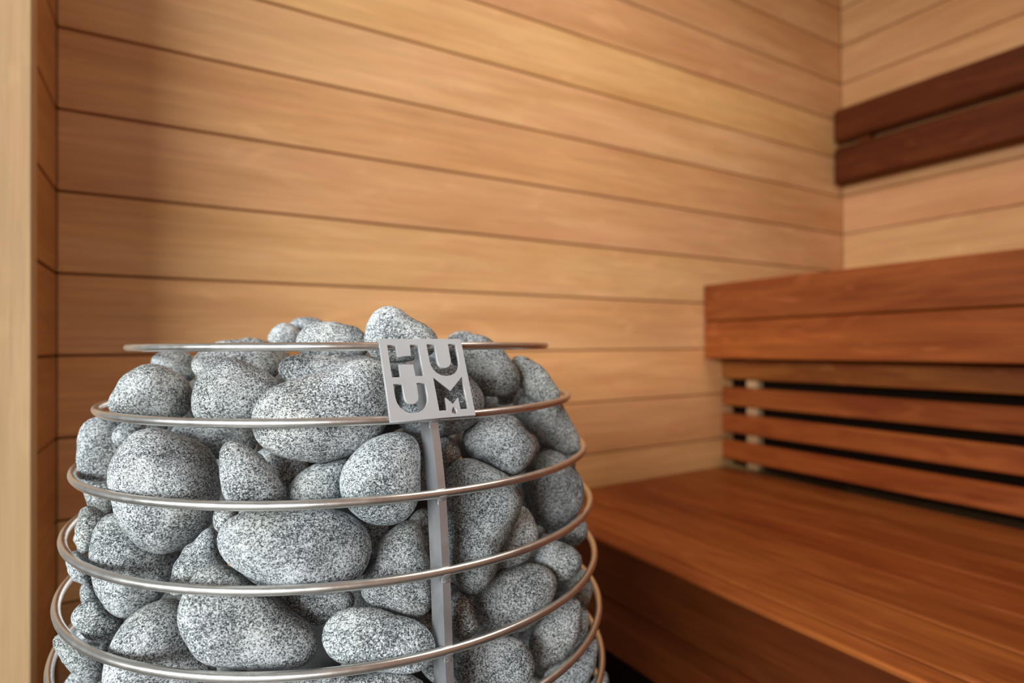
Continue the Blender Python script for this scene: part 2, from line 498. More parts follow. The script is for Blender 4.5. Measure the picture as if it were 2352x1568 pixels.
# ---------------------------------------------------------------- the stones
# label, [centre, side axis, facing axis, 16 outline radii (mm), half thickness (mm), roundness]
STONES = [
    ("largest upper-left stone, oval grey granite crossed by the third ring", [[-0.0023,0.5207,0.731],[1.0,0.004,-0.0],[0.004,-0.979,0.205],[39.1,40.4,42.3,42.5,46.9,49.7,44.6,39.0,34.0,34.0,36.3,41.6,46.4,45.9,43.7,40.4],30.7,0.97]),
    ("egg-shaped grey granite stone touching the left side of the flat upright bar", [[0.1335,0.4167,0.7437],[0.952,-0.305,-0.0],[-0.298,-0.93,0.215],[29.3,32.0,37.7,36.2,31.5,28.5,26.9,27.5,28.2,29.0,29.4,30.7,32.6,34.4,33.8,31.0],25.2,0.89]),
    ("broad smooth oval granite stone lying level between third and fourth rings", [[0.0757,0.4266,0.6978],[0.985,-0.175,-0.0],[-0.166,-0.936,0.312],[52.4,46.7,37.3,30.8,29.7,32.9,43.4,51.6,43.3,31.3,25.6,25.2,27.3,32.2,41.5,49.9],21.7,0.96]),
    ("big long granite boulder slanting up to the emblem, crossed by second ring", [[0.1009,0.4504,0.7928],[0.976,-0.219,-0.0],[-0.218,-0.971,0.102],[50.9,57.1,54.2,37.3,28.3,28.8,32.3,41.8,49.0,50.2,45.1,40.0,38.9,38.9,42.4,47.2],24.1,0.96]),
    ("tall heavy granite stone hugging the right side of the flat upright bar", [[0.2144,0.4101,0.6981],[0.886,-0.463,-0.0],[-0.443,-0.847,0.293],[25.0,33.7,41.4,44.2,49.6,55.9,45.6,32.8,29.7,30.1,38.0,48.3,47.4,31.1,22.1,22.5],23.6,0.92]),
    ("largest stone of all, rounded granite boulder with a pale worn patch, above fifth ring", [[0.0479,0.4403,0.655],[0.994,-0.108,-0.0],[-0.1,-0.917,0.385],[27.4,21.5,18.3,19.6,24.1,39.0,46.8,45.1,41.9,37.7,35.2,31.7,32.8,38.2,52.4,46.1],20.0,0.89]),
    ("pear-shaped pale granite stone pointing right at the upright bar, over fifth ring", [[0.127,0.4011,0.6351],[0.953,-0.302,-0.0],[-0.271,-0.857,0.438],[36.9,27.2,20.0,18.5,20.2,23.9,31.9,38.3,36.8,28.9,21.4,19.1,19.8,23.0,32.7,40.9],14.5,0.91]),
    ("oval dark-speckled granite stone tilted up to the right, under the fourth ring", [[0.2471,0.4175,0.6315],[0.861,-0.509,0.0],[-0.468,-0.791,0.395],[32.7,38.2,35.1,29.1,25.5,25.1,25.1,27.1,33.4,36.6,33.0,27.4,25.6,25.8,26.1,27.3],20.8,0.93]),
    ("tall dark-mottled granite stone on the left, crossed by the fourth ring", [[-0.0226,0.5382,0.6728],[0.999,0.042,-0.0],[0.04,-0.954,0.296],[29.5,24.6,23.0,24.4,34.5,44.0,37.5,30.7,26.8,27.3,29.6,35.0,37.0,34.2,31.8,29.6],23.6,0.96]),
    ("bluish wedge-shaped granite stone at the upper right, tapering downward", [[0.3324,0.4939,0.7651],[0.83,-0.558,0.0],[-0.554,-0.823,0.125],[23.8,21.3,22.1,26.7,33.9,39.7,40.5,37.8,28.8,22.8,21.1,22.8,27.3,37.4,44.4,33.5],18.1,0.98]),
    ("creased granite stone on the right, held by the third ring", [[0.3191,0.4639,0.7009],[0.824,-0.567,0.0],[-0.55,-0.8,0.24],[29.4,29.4,30.1,34.0,38.1,37.4,33.7,31.8,29.7,29.4,32.0,34.6,36.2,33.1,31.1,30.5],22.3,0.88]),
    ("dark round granite stone at the bottom just right of the upright bar", [[0.2207,0.4047,0.5909],[0.878,-0.479,-0.0],[-0.421,-0.772,0.475],[31.8,29.2,25.6,21.2,19.9,20.6,24.7,30.0,31.9,30.6,25.9,20.6,19.4,21.0,25.3,31.2],16.6,0.87]),
    ("pale egg-shaped granite stone at the lower right inside the fifth ring", [[0.2874,0.418,0.5934],[0.824,-0.567,0.0],[-0.51,-0.741,0.437],[21.8,24.8,32.4,31.1,21.1,16.1,14.5,15.4,18.8,23.8,28.6,29.7,25.5,21.9,20.0,19.9],13.5,0.92]),
    ("wide domed granite stone at the bottom left, crossed by the fifth ring", [[-0.0052,0.501,0.6179],[1.0,0.01,-0.0],[0.009,-0.914,0.405],[31.0,29.9,30.7,35.1,35.5,34.4,33.2,32.5,33.4,36.3,34.8,32.7,34.0,40.7,47.5,38.5],26.2,0.97]),
    ("large rounded granite stone sitting on the far left of the second ring", [[-0.0127,0.5667,0.804],[1.0,0.022,-0.0],[0.022,-0.998,0.063],[31.0,27.8,24.5,23.5,23.0,22.2,22.2,23.1,25.6,30.2,27.0,23.3,23.1,25.8,32.5,33.2],19.5,0.92]),
    ("rounded cracked granite stone just left of the long slanting boulder", [[0.0455,0.4927,0.8055],[0.996,-0.092,-0.0],[-0.092,-0.993,0.07],[31.8,29.0,25.2,24.3,26.0,28.2,28.2,28.7,30.1,32.2,32.2,27.7,26.1,27.5,30.4,32.4],21.0,0.89]),
    ("topmost peaked granite stone rising above the emblem", [[0.1669,0.4627,0.8501],[0.941,-0.339,-0.0],[-0.339,-0.941,-0.02],[28.5,21.5,17.0,16.6,20.3,25.3,28.2,28.9,29.5,30.4,28.4,25.0,23.3,23.5,27.2,31.3],15.0,0.88]),
    ("broad granite stone mostly covered by the emblem", [[0.195,0.4496,0.7961],[0.917,-0.398,-0.0],[-0.396,-0.914,0.089],[37.2,33.4,31.3,30.7,31.1,32.4,33.9,36.4,36.9,38.8,36.9,31.8,30.9,31.6,34.4,37.4],26.4,0.88]),
    ("pale-topped granite stone under the right part of the top ring", [[0.2489,0.4744,0.8226],[0.885,-0.465,-0.0],[-0.464,-0.885,0.032],[30.0,24.5,23.1,23.9,27.3,31.4,39.0,37.3,26.7,22.4,21.1,23.4,27.4,31.7,37.1,37.2],17.5,0.86]),
    ("dark round granite stone between second and third rings, right of the bar", [[0.2427,0.4336,0.7557],[0.873,-0.488,-0.0],[-0.481,-0.86,0.167],[30.8,27.2,26.8,27.1,26.0,26.4,28.4,31.9,30.4,24.6,19.0,17.5,21.4,27.1,29.0,30.1],19.7,0.88]),
    ("small pointed granite stone between the two largest upper-left and centre stones", [[0.0509,0.4484,0.751],[0.994,-0.113,-0.0],[-0.111,-0.975,0.193],[15.6,13.8,13.2,15.0,17.9,25.7,27.3,22.1,19.9,20.5,22.7,22.8,22.5,25.3,27.4,21.3],13.5,0.97]),
    ("oval granite stone at the left edge, in the loop of the fifth ring", [[-0.0448,0.5407,0.6351],[0.997,0.083,-0.0],[0.077,-0.932,0.353],[11.4,7.2,7.6,8.5,14.2,17.8,18.1,18.1,15.5,12.8,13.0,14.2,16.1,16.7,17.3,17.7],13.5,0.96]),
    ("upright greenish granite stone at the left, between second and third rings", [[-0.0452,0.6101,0.7392],[0.997,0.074,-0.0],[0.073,-0.984,0.163],[16.1,19.3,30.3,37.9,41.8,40.9,28.9,22.7,19.7,20.6,23.9,33.6,41.5,29.9,19.0,16.4],15.1,0.95]),
    ("long granite stone at the lowest left corner, sloping down right", [[-0.0578,0.5569,0.603],[0.995,0.103,-0.0],[0.095,-0.916,0.39],[10.0,7.0,6.4,7.2,9.7,20.6,23.4,14.6,11.1,9.1,9.8,10.8,15.2,22.5,22.7,16.5],13.5,0.92]),
    ("rounded granite stone peeping out behind the tall right-hand stone", [[0.2546,0.4239,0.679],[0.857,-0.515,0.0],[-0.49,-0.815,0.31],[17.4,18.5,20.1,23.8,25.1,19.9,15.4,14.2,14.7,17.0,24.8,27.0,22.4,20.2,18.0,17.3],13.5,0.96]),
    ("small oval granite stone at the right edge above the fifth ring", [[0.2948,0.4216,0.6513],[0.82,-0.573,0.0],[-0.538,-0.769,0.344],[20.9,19.4,17.2,16.3,16.6,18.2,19.7,20.7,20.8,18.5,16.3,15.9,16.2,16.8,17.6,19.4],13.5,0.93]),
    ("shaded granite stone at the bottom right inside the sixth ring", [[0.3167,0.4364,0.5505],[0.809,-0.587,0.0],[-0.518,-0.713,0.473],[24.3,28.9,29.3,10.7,5.5,4.8,3.9,5.2,6.9,23.5,27.4,22.9,20.9,21.4,22.3,23.0],13.5,0.91]),
    ("long flat granite stone behind the left part of the top ring", [[0.0508,0.5535,0.8278],[0.996,-0.091,-0.0],[-0.091,-0.996,0.022],[36.1,29.7,22.1,18.7,18.7,20.4,23.3,28.3,33.4,31.6,25.1,20.4,19.5,21.0,26.8,34.9],14.9,0.88]),
    ("pale granite stone tucked behind the top edge of the long slanting boulder", [[0.1137,0.4824,0.8216],[0.973,-0.229,-0.0],[-0.229,-0.973,0.037],[38.6,30.1,14.7,13.7,11.2,13.9,17.2,31.2,39.5,29.8,15.4,11.2,9.5,9.9,12.1,18.3],13.5,0.91]),
    ("low granite stone on top of the heap, left of the peaked one", [[0.1213,0.5056,0.8445],[0.972,-0.233,-0.0],[-0.233,-0.972,-0.009],[30.0,25.8,20.1,17.2,17.4,18.5,22.6,27.1,29.5,27.0,21.6,18.5,17.1,17.5,22.9,29.6],15.8,0.93]),
    ("rounded granite stone on the far right shoulder behind the bluish wedge", [[0.303,0.4697,0.8064],[0.84,-0.542,0.0],[-0.541,-0.839,0.06],[16.8,14.9,14.3,15.5,18.2,25.3,30.7,23.5,17.1,15.5,15.0,17.7,20.1,24.7,29.5,24.7],13.5,0.94]),
    ("dark pitted granite stone left of the bar between fourth and fifth rings", [[0.1485,0.4251,0.6738],[0.944,-0.33,-0.0],[-0.309,-0.886,0.346],[25.2,24.2,28.8,35.3,30.2,24.8,22.0,18.8,20.7,27.8,30.8,30.3,32.0,38.6,38.0,28.0],19.0,0.88]),
    ("olive-tinted granite stone behind the left end of the broad level oval", [[0.02,0.4792,0.6851],[0.999,-0.042,-0.0],[-0.04,-0.951,0.307],[15.8,15.5,18.8,24.2,19.5,15.1,15.0,14.4,16.7,19.6,25.3,19.4,14.3,14.7,17.6,20.2],13.5,0.89]),
    ("bluish granite stone showing below the second ring at centre left", [[0.0332,0.5497,0.7636],[0.998,-0.06,-0.0],[-0.06,-0.989,0.137],[33.0,26.5,21.7,18.3,17.2,19.1,23.4,31.1,28.6,20.3,17.0,15.6,16.5,18.7,25.2,33.0],13.5,0.87]),
    ("narrow pale granite stone at the left edge below the third ring", [[-0.0525,0.5637,0.6967],[0.996,0.093,-0.0],[0.09,-0.965,0.245],[6.5,8.8,14.2,16.9,19.6,17.2,11.2,10.2,9.2,11.2,12.4,16.9,15.0,7.3,6.2,5.7],13.5,0.89]),
    ("small rounded granite stone at the left edge below the fourth ring", [[-0.0612,0.583,0.6643],[0.995,0.104,-0.0],[0.1,-0.953,0.287],[8.1,7.9,8.9,9.8,12.7,13.9,12.0,9.0,7.6,7.6,8.1,9.9,12.4,15.6,13.0,9.2],13.5,0.9]),
    ("dark granite stone behind the egg-shaped one, above the third ring", [[0.0983,0.4502,0.738],[0.977,-0.213,-0.0],[-0.208,-0.954,0.216],[17.5,25.3,25.1,16.8,15.4,14.7,15.8,17.8,21.9,24.5,22.1,19.5,18.6,18.9,20.8,19.6],15.0,0.94]),
    ("narrow granite stone right of the bar under the tall heavy stone", [[0.1946,0.4028,0.6352],[0.9,-0.435,-0.0],[-0.396,-0.819,0.416],[8.1,8.2,9.2,12.4,16.3,17.8,15.1,11.8,10.8,11.8,14.5,16.9,15.9,15.2,14.0,10.0],13.5,0.96]),
    ("small granite stone at the right edge below the creased stone", [[0.3426,0.467,0.6551],[0.806,-0.592,0.0],[-0.564,-0.768,0.304],[15.7,17.1,17.5,11.9,7.3,5.8,5.9,6.1,10.5,15.5,13.5,12.4,12.0,12.4,12.5,13.7],13.5,0.97]),
    ("granite stone behind the fifth ring at the right edge, shadowed", [[0.341,0.4563,0.6055],[0.801,-0.599,0.0],[-0.554,-0.741,0.381],[15.2,15.3,17.3,18.8,14.8,11.9,11.7,12.5,14.8,13.6,12.5,12.8,15.4,18.1,16.7,15.2],13.5,0.88]),
    ("pale blurred granite stone behind the left end of the top ring", [[0.0043,0.6398,0.823],[1.0,-0.007,-0.0],[-0.007,-1.0,0.027],[18.0,18.8,17.7,15.8,15.0,16.0,17.0,18.3,16.3,14.0,12.8,12.1,13.5,15.9,21.1,20.6],13.5,0.97]),
    ("pale granite stone tip showing above the top ring right of the emblem", [[0.2583,0.5415,0.8485],[0.903,-0.43,-0.0],[-0.43,-0.903,-0.014],[12.5,12.9,9.5,7.9,6.8,7.2,7.9,10.4,12.5,10.5,9.4,8.0,7.3,7.9,10.3,11.3],13.5,0.88]),
    ("smooth pale granite stone at the back left of the heap", [[0.0963,0.5881,0.851],[0.987,-0.162,-0.0],[-0.162,-0.987,-0.018],[15.4,14.1,13.6,12.4,12.1,11.9,12.3,12.9,14.8,15.6,14.7,13.5,12.3,13.6,15.3,16.4],13.5,0.94]),
    ("darker flat granite stone at the very back of the heap", [[0.1197,0.604,0.8591],[0.981,-0.194,-0.0],[-0.194,-0.98,-0.031],[17.4,16.7,13.7,11.4,10.8,11.4,13.3,16.0,17.0,15.7,13.0,11.1,11.0,11.0,14.8,17.6],13.5,0.91]),
    ("thin granite stone tip behind the long flat stone", [[0.0679,0.5961,0.8412],[0.994,-0.113,-0.0],[-0.113,-0.994,-0.002],[18.3,12.7,9.8,8.4,7.6,9.0,10.4,15.2,18.0,13.9,10.1,8.1,7.4,8.6,11.1,16.8],13.5,0.89]),
    ("bluish granite stone deep behind the small pointed stone", [[0.0779,0.4758,0.7421],[0.987,-0.162,-0.0],[-0.158,-0.967,0.199],[18.0,18.4,16.7,15.2,16.1,18.4,20.8,17.3,12.9,12.1,11.8,13.3,16.3,17.8,18.1,18.3],13.5,0.97]),
    ("shadowed granite stone edge behind the dark round one on the right", [[0.291,0.4682,0.7418],[0.849,-0.528,0.0],[-0.52,-0.836,0.175],[12.4,13.7,14.6,15.5,18.6,19.8,16.9,14.0,13.3,14.2,15.8,20.1,18.3,13.1,11.0,10.6],13.5,0.93]),
    ("dark recessed granite stone right beside the bar below the emblem", [[0.1992,0.4415,0.7535],[0.912,-0.411,-0.0],[-0.405,-0.897,0.176],[9.7,9.3,9.7,10.8,12.3,12.9,12.6,10.4,10.1,10.3,10.5,12.4,12.2,11.4,10.9,10.5],13.5,0.95]),
    ("dark shadowed granite stone between the broad oval and the pear-shaped one", [[0.0928,0.4515,0.6463],[0.98,-0.201,-0.0],[-0.186,-0.903,0.387],[30.6,26.4,19.1,15.4,15.1,16.4,22.2,28.0,19.8,12.6,11.4,10.8,12.8,16.0,18.4,23.8],13.5,0.9]),
    ("small bluish granite stone in the gap right of the broad oval", [[0.142,0.455,0.6891],[0.955,-0.298,-0.0],[-0.284,-0.91,0.302],[9.2,11.3,12.8,13.7,13.5,12.9,12.7,11.3,9.5,9.2,9.8,11.4,13.3,11.4,9.1,8.6],13.5,0.87]),
    ("granite stone top at the bottom edge under the pear-shaped stone", [[0.0963,0.4024,0.6046],[0.973,-0.233,-0.0],[-0.202,-0.845,0.495],[59.9,27.3,17.4,15.3,13.5,17.4,20.8,45.8,52.9,25.4,16.3,14.8,13.0,17.4,20.7,51.0],13.5,0.94]),
    ("small granite stone wedged between the largest upper-left stone and broad oval", [[0.0359,0.463,0.7185],[0.997,-0.077,-0.0],[-0.075,-0.965,0.253],[7.4,9.0,10.5,10.3,9.6,9.3,9.2,8.6,8.5,8.7,9.5,9.8,7.9,6.4,5.9,6.4],13.5,0.92]),
    ("small pale granite stone deep at the left between fourth and fifth rings", [[-0.0519,0.5653,0.6458],[0.996,0.091,-0.0],[0.086,-0.942,0.324],[6.7,6.2,7.2,8.1,9.9,11.0,9.5,7.7,6.6,6.8,7.2,8.3,10.2,10.4,8.8,7.7],13.5,0.9]),
    ("granite stone sliver at the right edge behind the pale egg-shaped stone", [[0.3279,0.4315,0.5826],[0.796,-0.605,0.0],[-0.547,-0.719,0.429],[5.9,7.2,9.2,13.0,12.1,8.6,6.9,6.5,6.8,6.9,8.7,11.5,12.0,8.7,6.7,5.9],13.5,0.94]),
    ("granite stone end at the bottom right corner of the basket", [[0.3619,0.4523,0.4994],[0.781,-0.625,0.0],[-0.539,-0.673,0.507],[11.3,12.5,15.8,21.2,17.8,12.5,10.8,10.0,9.6,11.7,14.9,17.1,18.8,16.3,13.8,11.4],13.5,0.92]),
    ("shadowed granite stone left of the bar below the egg-shaped stone", [[0.1768,0.4503,0.6848],[0.931,-0.365,-0.0],[-0.348,-0.886,0.305],[12.7,13.9,16.7,22.4,21.7,17.3,14.0,12.8,12.8,12.5,14.7,18.2,21.0,19.2,15.3,12.5],13.5,0.97]),
    ("dark granite stone in the gap just above the pear-shaped stone", [[0.1711,0.4297,0.6204],[0.929,-0.37,-0.0],[-0.334,-0.839,0.429],[13.1,12.8,11.5,12.0,10.0,10.5,10.8,12.0,12.5,11.0,11.0,10.1,11.0,11.7,13.7,13.5],13.5,0.97]),
]
CORE_STONES = [
    [[0.075,0.4515,0.1834],[0.972,-0.218,-0.091],[-0.23,-0.963,-0.138],[35.5,30.2,25.7,24.8,26.0,27.8,29.9,32.5,34.2,32.5,28.4,24.7,23.7,26.0,31.0,35.7],20.5,0.92],
    [[0.0547,0.635,0.8105],[0.552,0.332,-0.765],[0.271,-0.939,-0.212],[30.4,30.6,31.9,32.4,31.2,29.3,28.8,30.7,33.2,33.3,31.3,29.5,29.6,30.9,31.8,31.4],21.4,0.92],
    [[0.0823,0.8011,0.764],[0.161,-0.247,0.956],[-0.898,0.365,0.246],[33.7,33.0,29.4,26.7,26.3,27.6,29.2,30.3,30.7,30.6,30.4,29.4,27.4,25.8,26.5,30.1],20.0,0.92],
    [[0.2713,0.4449,0.2553],[-0.522,-0.81,-0.265],[0.826,-0.404,-0.393],[34.3,33.1,31.3,29.3,28.0,28.9,32.6,36.9,37.7,33.5,28.6,26.9,28.7,31.9,34.2,34.9],22.0,0.92],
    [[0.3604,0.6593,0.3915],[0.778,-0.612,-0.144],[0.569,0.783,-0.251],[37.5,39.3,39.2,36.8,34.1,33.5,35.9,39.5,40.7,38.2,35.5,35.2,36.3,36.8,36.2,36.0],21.2,0.92],
    [[0.3627,0.6398,0.5852],[0.321,0.764,0.56],[0.941,-0.325,-0.096],[41.5,40.9,36.9,31.9,28.9,30.2,35.8,42.5,44.4,39.5,33.4,30.6,31.1,33.2,35.8,39.0],20.1,0.92],
    [[-0.0495,0.6562,0.3228],[0.642,0.17,-0.747],[-0.765,0.191,-0.614],[33.1,31.8,29.5,27.3,25.1,23.7,25.0,30.0,35.2,34.8,29.8,25.1,23.2,24.5,27.8,31.5],21.7,0.92],
    [[0.1791,0.792,0.3445],[0.11,0.624,-0.774],[-0.945,-0.176,-0.277],[36.5,30.7,24.0,21.2,22.0,24.5,27.8,31.6,33.6,31.0,26.5,22.7,20.9,22.2,27.1,33.9],16.9,0.92],
    [[0.1077,0.7928,0.6968],[-0.757,0.619,-0.21],[0.54,0.411,-0.735],[30.8,31.6,30.4,27.5,24.3,23.1,25.3,30.3,33.9,32.4,28.2,25.2,24.6,25.5,27.0,28.8],16.9,0.92],
    [[-0.022,0.6725,0.4377],[0.973,0.07,-0.22],[0.19,-0.78,0.596],[36.4,38.1,35.8,32.0,29.7,30.2,32.8,35.1,35.5,34.6,34.1,33.8,32.6,30.7,29.9,32.2],18.6,0.92],
    [[0.0639,0.5019,0.3876],[-0.671,-0.615,0.415],[0.141,0.443,0.885],[30.8,29.1,26.3,23.5,21.6,21.8,25.1,30.7,33.8,30.6,24.7,21.3,21.3,23.8,27.1,29.9],16.7,0.92],
    [[0.1957,0.8035,0.207],[0.795,-0.553,0.249],[0.606,0.707,-0.365],[33.7,35.0,32.4,27.9,24.5,24.3,27.9,33.2,35.7,33.3,29.5,27.3,26.6,26.6,27.4,30.0],19.9,0.92],
    [[0.0992,0.7309,0.8121],[0.82,0.544,0.178],[0.433,-0.794,0.427],[39.5,38.5,35.0,32.6,32.3,33.0,33.6,34.2,35.6,37.4,37.7,35.5,32.0,29.9,31.4,35.9],19.8,0.92],
    [[0.0981,0.7841,0.6068],[-0.382,0.394,-0.836],[0.784,-0.34,-0.519],[34.1,32.7,28.8,25.9,25.9,28.5,32.2,34.3,32.9,29.4,27.6,27.8,28.3,28.6,29.5,31.9],22.7,0.92],
    [[0.0525,0.7685,0.7022],[-0.756,-0.335,-0.562],[-0.014,0.868,-0.497],[31.5,28.1,25.9,26.3,27.7,28.6,28.8,29.1,30.0,30.1,28.6,26.5,25.5,26.7,29.6,32.2],19.0,0.92],
    [[0.1948,0.7776,0.7563],[-0.28,0.308,-0.909],[0.307,0.926,0.219],[33.5,30.4,27.9,27.5,28.0,28.1,28.2,29.6,32.2,32.8,30.5,27.5,25.6,26.3,29.3,32.9],18.9,0.92],
    [[0.0375,0.7368,0.3517],[0.809,-0.182,-0.558],[0.069,0.974,-0.217],[34.1,35.4,32.6,28.1,24.9,24.8,28.2,33.2,35.6,33.3,29.8,28.0,27.2,26.8,27.2,29.9],21.8,0.92],
    [[0.2457,0.8403,0.2955],[-0.553,0.352,0.755],[-0.796,0.043,-0.603],[31.5,29.2,25.7,23.8,23.1,22.8,23.5,26.2,30.1,31.0,28.1,24.0,21.1,21.1,24.3,29.1],17.3,0.92],
    [[0.3764,0.5571,0.3896],[0.74,0.629,-0.237],[-0.561,0.773,0.297],[37.7,36.6,36.7,36.5,35.9,36.0,38.1,41.2,41.8,38.4,34.2,33.2,35.6,39.2,40.9,39.9],24.7,0.92],
    [[0.2502,0.4457,0.3651],[-0.388,0.907,0.164],[-0.215,-0.262,0.941],[36.6,32.9,31.3,32.4,34.2,35.1,35.2,35.8,36.7,36.2,33.7,31.0,30.9,33.9,37.7,39.1],24.9,0.92],
    [[0.2396,0.7749,0.8046],[0.79,-0.485,-0.375],[-0.543,-0.269,-0.796],[32.1,31.4,28.9,26.4,26.0,28.4,32.2,34.3,32.5,28.7,26.6,27.1,28.7,29.8,30.4,31.2],16.9,0.92],
    [[0.1995,0.81,0.5844],[0.743,-0.666,-0.065],[-0.056,-0.158,0.986],[35.1,34.0,32.4,30.7,28.6,26.9,27.7,32.4,37.6,37.3,32.5,28.2,26.6,27.9,30.8,33.8],22.5,0.92],
    [[0.3117,0.4936,0.1976],[-0.862,-0.504,0.049],[-0.328,0.629,0.704],[34.6,30.1,25.6,23.8,24.2,25.4,27.5,30.9,33.8,32.5,27.9,23.5,21.8,23.9,28.9,34.0],18.5,0.92],
    [[0.3129,0.7735,0.4897],[0.673,-0.344,0.655],[0.244,-0.733,-0.635],[38.5,37.9,35.9,34.8,34.8,34.8,34.0,33.6,35.1,37.9,39.2,37.2,33.5,31.3,32.6,36.1],23.8,0.92],
    [[0.081,0.5007,0.5424],[0.755,0.463,0.464],[-0.649,0.63,0.426],[31.9,29.0,27.1,27.3,28.3,28.9,29.3,30.3,31.7,31.6,29.3,26.4,25.4,27.6,31.2,33.2],22.5,0.92],
    [[0.1935,0.407,0.2955],[-0.488,0.5,-0.716],[0.252,-0.704,-0.664],[25.9,26.8,25.7,23.8,22.6,23.3,25.3,27.0,26.6,24.6,23.6,24.1,24.8,24.6,24.0,24.4],18.6,0.92],
    [[0.3336,0.673,0.324],[-0.56,-0.827,0.052],[0.679,-0.422,0.6],[34.8,33.6,31.2,28.8,26.3,24.7,26.2,31.7,37.5,36.6,31.0,26.3,24.7,25.9,29.1,32.8],20.0,0.92],
    [[0.2538,0.5307,0.8069],[0.378,-0.921,-0.095],[0.492,0.286,-0.822],[37.4,38.3,36.2,32.4,28.7,27.3,30.1,36.6,41.2,38.8,33.4,30.0,29.4,30.2,31.8,34.3],21.1,0.92],
    [[0.2169,0.801,0.683],[-0.354,-0.456,-0.817],[-0.911,-0.03,0.411],[32.5,30.9,27.9,26.2,26.1,26.4,26.6,27.6,29.6,31.2,30.5,27.9,24.9,23.8,25.8,29.9],16.7,0.92],
    [[0.1993,0.7974,0.4477],[0.24,-0.724,0.647],[-0.92,-0.383,-0.087],[34.7,32.1,27.4,24.9,25.8,29.2,32.6,33.8,32.0,29.3,27.8,27.5,27.4,27.8,29.7,33.0],17.5,0.92],
    [[0.0017,0.7758,0.3092],[-0.411,-0.912,-0.014],[0.781,-0.344,-0.521],[31.0,29.4,28.0,26.9,26.0,26.2,28.6,32.7,34.4,31.0,26.3,24.5,25.7,28.5,30.8,31.8],21.9,0.92],
    [[0.3172,0.7358,0.2694],[0.036,-0.963,-0.267],[-0.924,0.07,-0.376],[33.7,32.7,29.7,26.6,25.7,28.0,32.4,36.0,35.1,30.4,26.9,26.6,28.2,30.0,31.3,32.7],23.4,0.92],
    [[0.1429,0.4226,0.2523],[-0.521,-0.369,-0.77],[-0.798,-0.109,0.592],[39.7,36.9,32.3,28.3,26.1,27.2,32.5,40.3,43.5,37.5,29.6,25.9,26.8,30.1,34.2,38.1],21.9,0.92],
    [[0.0577,0.4463,0.5453],[0.187,-0.902,-0.39],[0.911,0.308,-0.275],[29.3,31.0,29.8,26.7,24.5,24.9,27.1,29.0,29.2,28.4,27.9,27.8,27.2,25.9,25.2,26.5],19.2,0.92],
    [[0.3491,0.5956,0.758],[-0.235,0.797,0.556],[-0.304,0.483,-0.821],[35.3,32.3,26.4,22.6,22.1,24.7,29.5,34.3,34.6,29.1,24.9,23.9,24.3,25.2,27.2,31.6],17.9,0.92],
    [[-0.0085,0.7162,0.5457],[-0.435,-0.711,0.552],[-0.734,-0.075,-0.675],[35.0,33.2,30.4,28.0,26.6,27.3,31.1,36.7,38.6,33.4,27.7,26.0,27.5,30.0,32.4,34.3],22.0,0.92],
    [[0.2707,0.5184,0.5704],[0.615,0.161,-0.772],[0.789,-0.147,0.597],[38.7,33.0,27.7,26.6,28.3,30.8,33.0,35.0,36.0,34.3,30.8,27.7,26.4,28.2,33.0,38.2],23.6,0.92],
    [[0.3397,0.6689,0.4991],[-0.764,0.549,-0.339],[0.212,0.71,0.672],[33.6,31.1,27.1,24.9,25.0,26.3,27.7,29.3,30.9,31.5,29.8,26.5,23.7,23.6,27.0,31.6],19.8,0.92],
    [[0.2486,0.4891,0.5197],[-0.326,0.815,0.479],[0.562,-0.24,0.791],[31.7,29.4,25.0,22.3,22.7,25.7,29.3,31.1,29.7,26.6,24.7,24.4,24.5,25.0,26.7,29.7],21.2,0.92],
    [[0.3416,0.5892,0.5124],[0.447,0.846,-0.291],[-0.894,0.409,-0.186],[46.1,41.0,31.4,25.4,24.7,28.2,34.4,40.8,42.7,37.7,31.8,28.2,26.3,26.8,31.2,39.8],23.1,0.92],
    [[0.0935,0.7837,0.2941],[-0.084,-0.016,0.996],[0.576,0.815,0.062],[40.9,39.1,36.6,35.4,34.8,34.0,33.5,35.1,38.9,41.5,40.1,35.8,31.9,31.4,34.5,39.0],19.6,0.92],
    [[0.1849,0.4906,0.7366],[-0.925,-0.287,0.248],[0.297,-0.955,0.002],[39.2,40.3,37.7,33.0,29.4,29.6,34.1,39.7,41.8,38.6,34.2,31.9,31.8,32.6,33.9,36.2],19.9,0.92],
    [[-0.0187,0.5327,0.2291],[0.915,-0.382,-0.133],[0.349,0.912,-0.218],[32.1,28.9,26.5,25.8,25.9,26.5,28.0,30.9,33.2,31.9,27.7,24.0,23.5,26.3,30.6,33.2],20.5,0.92],
    [[0.3389,0.5153,0.5366],[-0.146,-0.716,0.683],[0.28,0.632,0.722],[28.2,28.3,27.9,26.6,24.6,23.2,24.0,27.6,31.1,30.3,26.8,24.2,23.8,24.9,26.4,27.6],17.1,0.92],
    [[0.0135,0.5227,0.4986],[0.281,-0.469,0.837],[-0.671,-0.72,-0.178],[42.5,38.6,35.1,33.6,33.1,33.4,35.4,39.6,43.4,42.5,37.1,31.6,29.9,32.8,38.5,42.8],24.0,0.92],
    [[0.2177,0.4989,0.1963],[-0.544,0.178,-0.82],[-0.044,-0.982,-0.184],[37.4,34.1,32.3,32.1,32.0,31.6,32.3,35.6,39.1,37.9,33.4,29.9,29.3,31.7,35.4,38.1],20.9,0.92],
    [[0.0058,0.5897,0.4306],[-0.238,0.924,-0.299],[0.899,0.093,-0.427],[32.8,34.8,33.5,30.3,27.6,27.4,29.9,33.1,34.1,32.4,30.7,30.3,30.2,29.4,28.7,29.8],21.3,0.92],
    [[0.0749,0.5398,0.2845],[0.55,-0.778,0.303],[-0.086,0.309,0.947],[34.3,35.4,32.9,29.4,27.8,28.7,31.1,33.2,33.2,32.1,31.5,31.3,30.5,28.9,28.4,30.6],17.8,0.92],
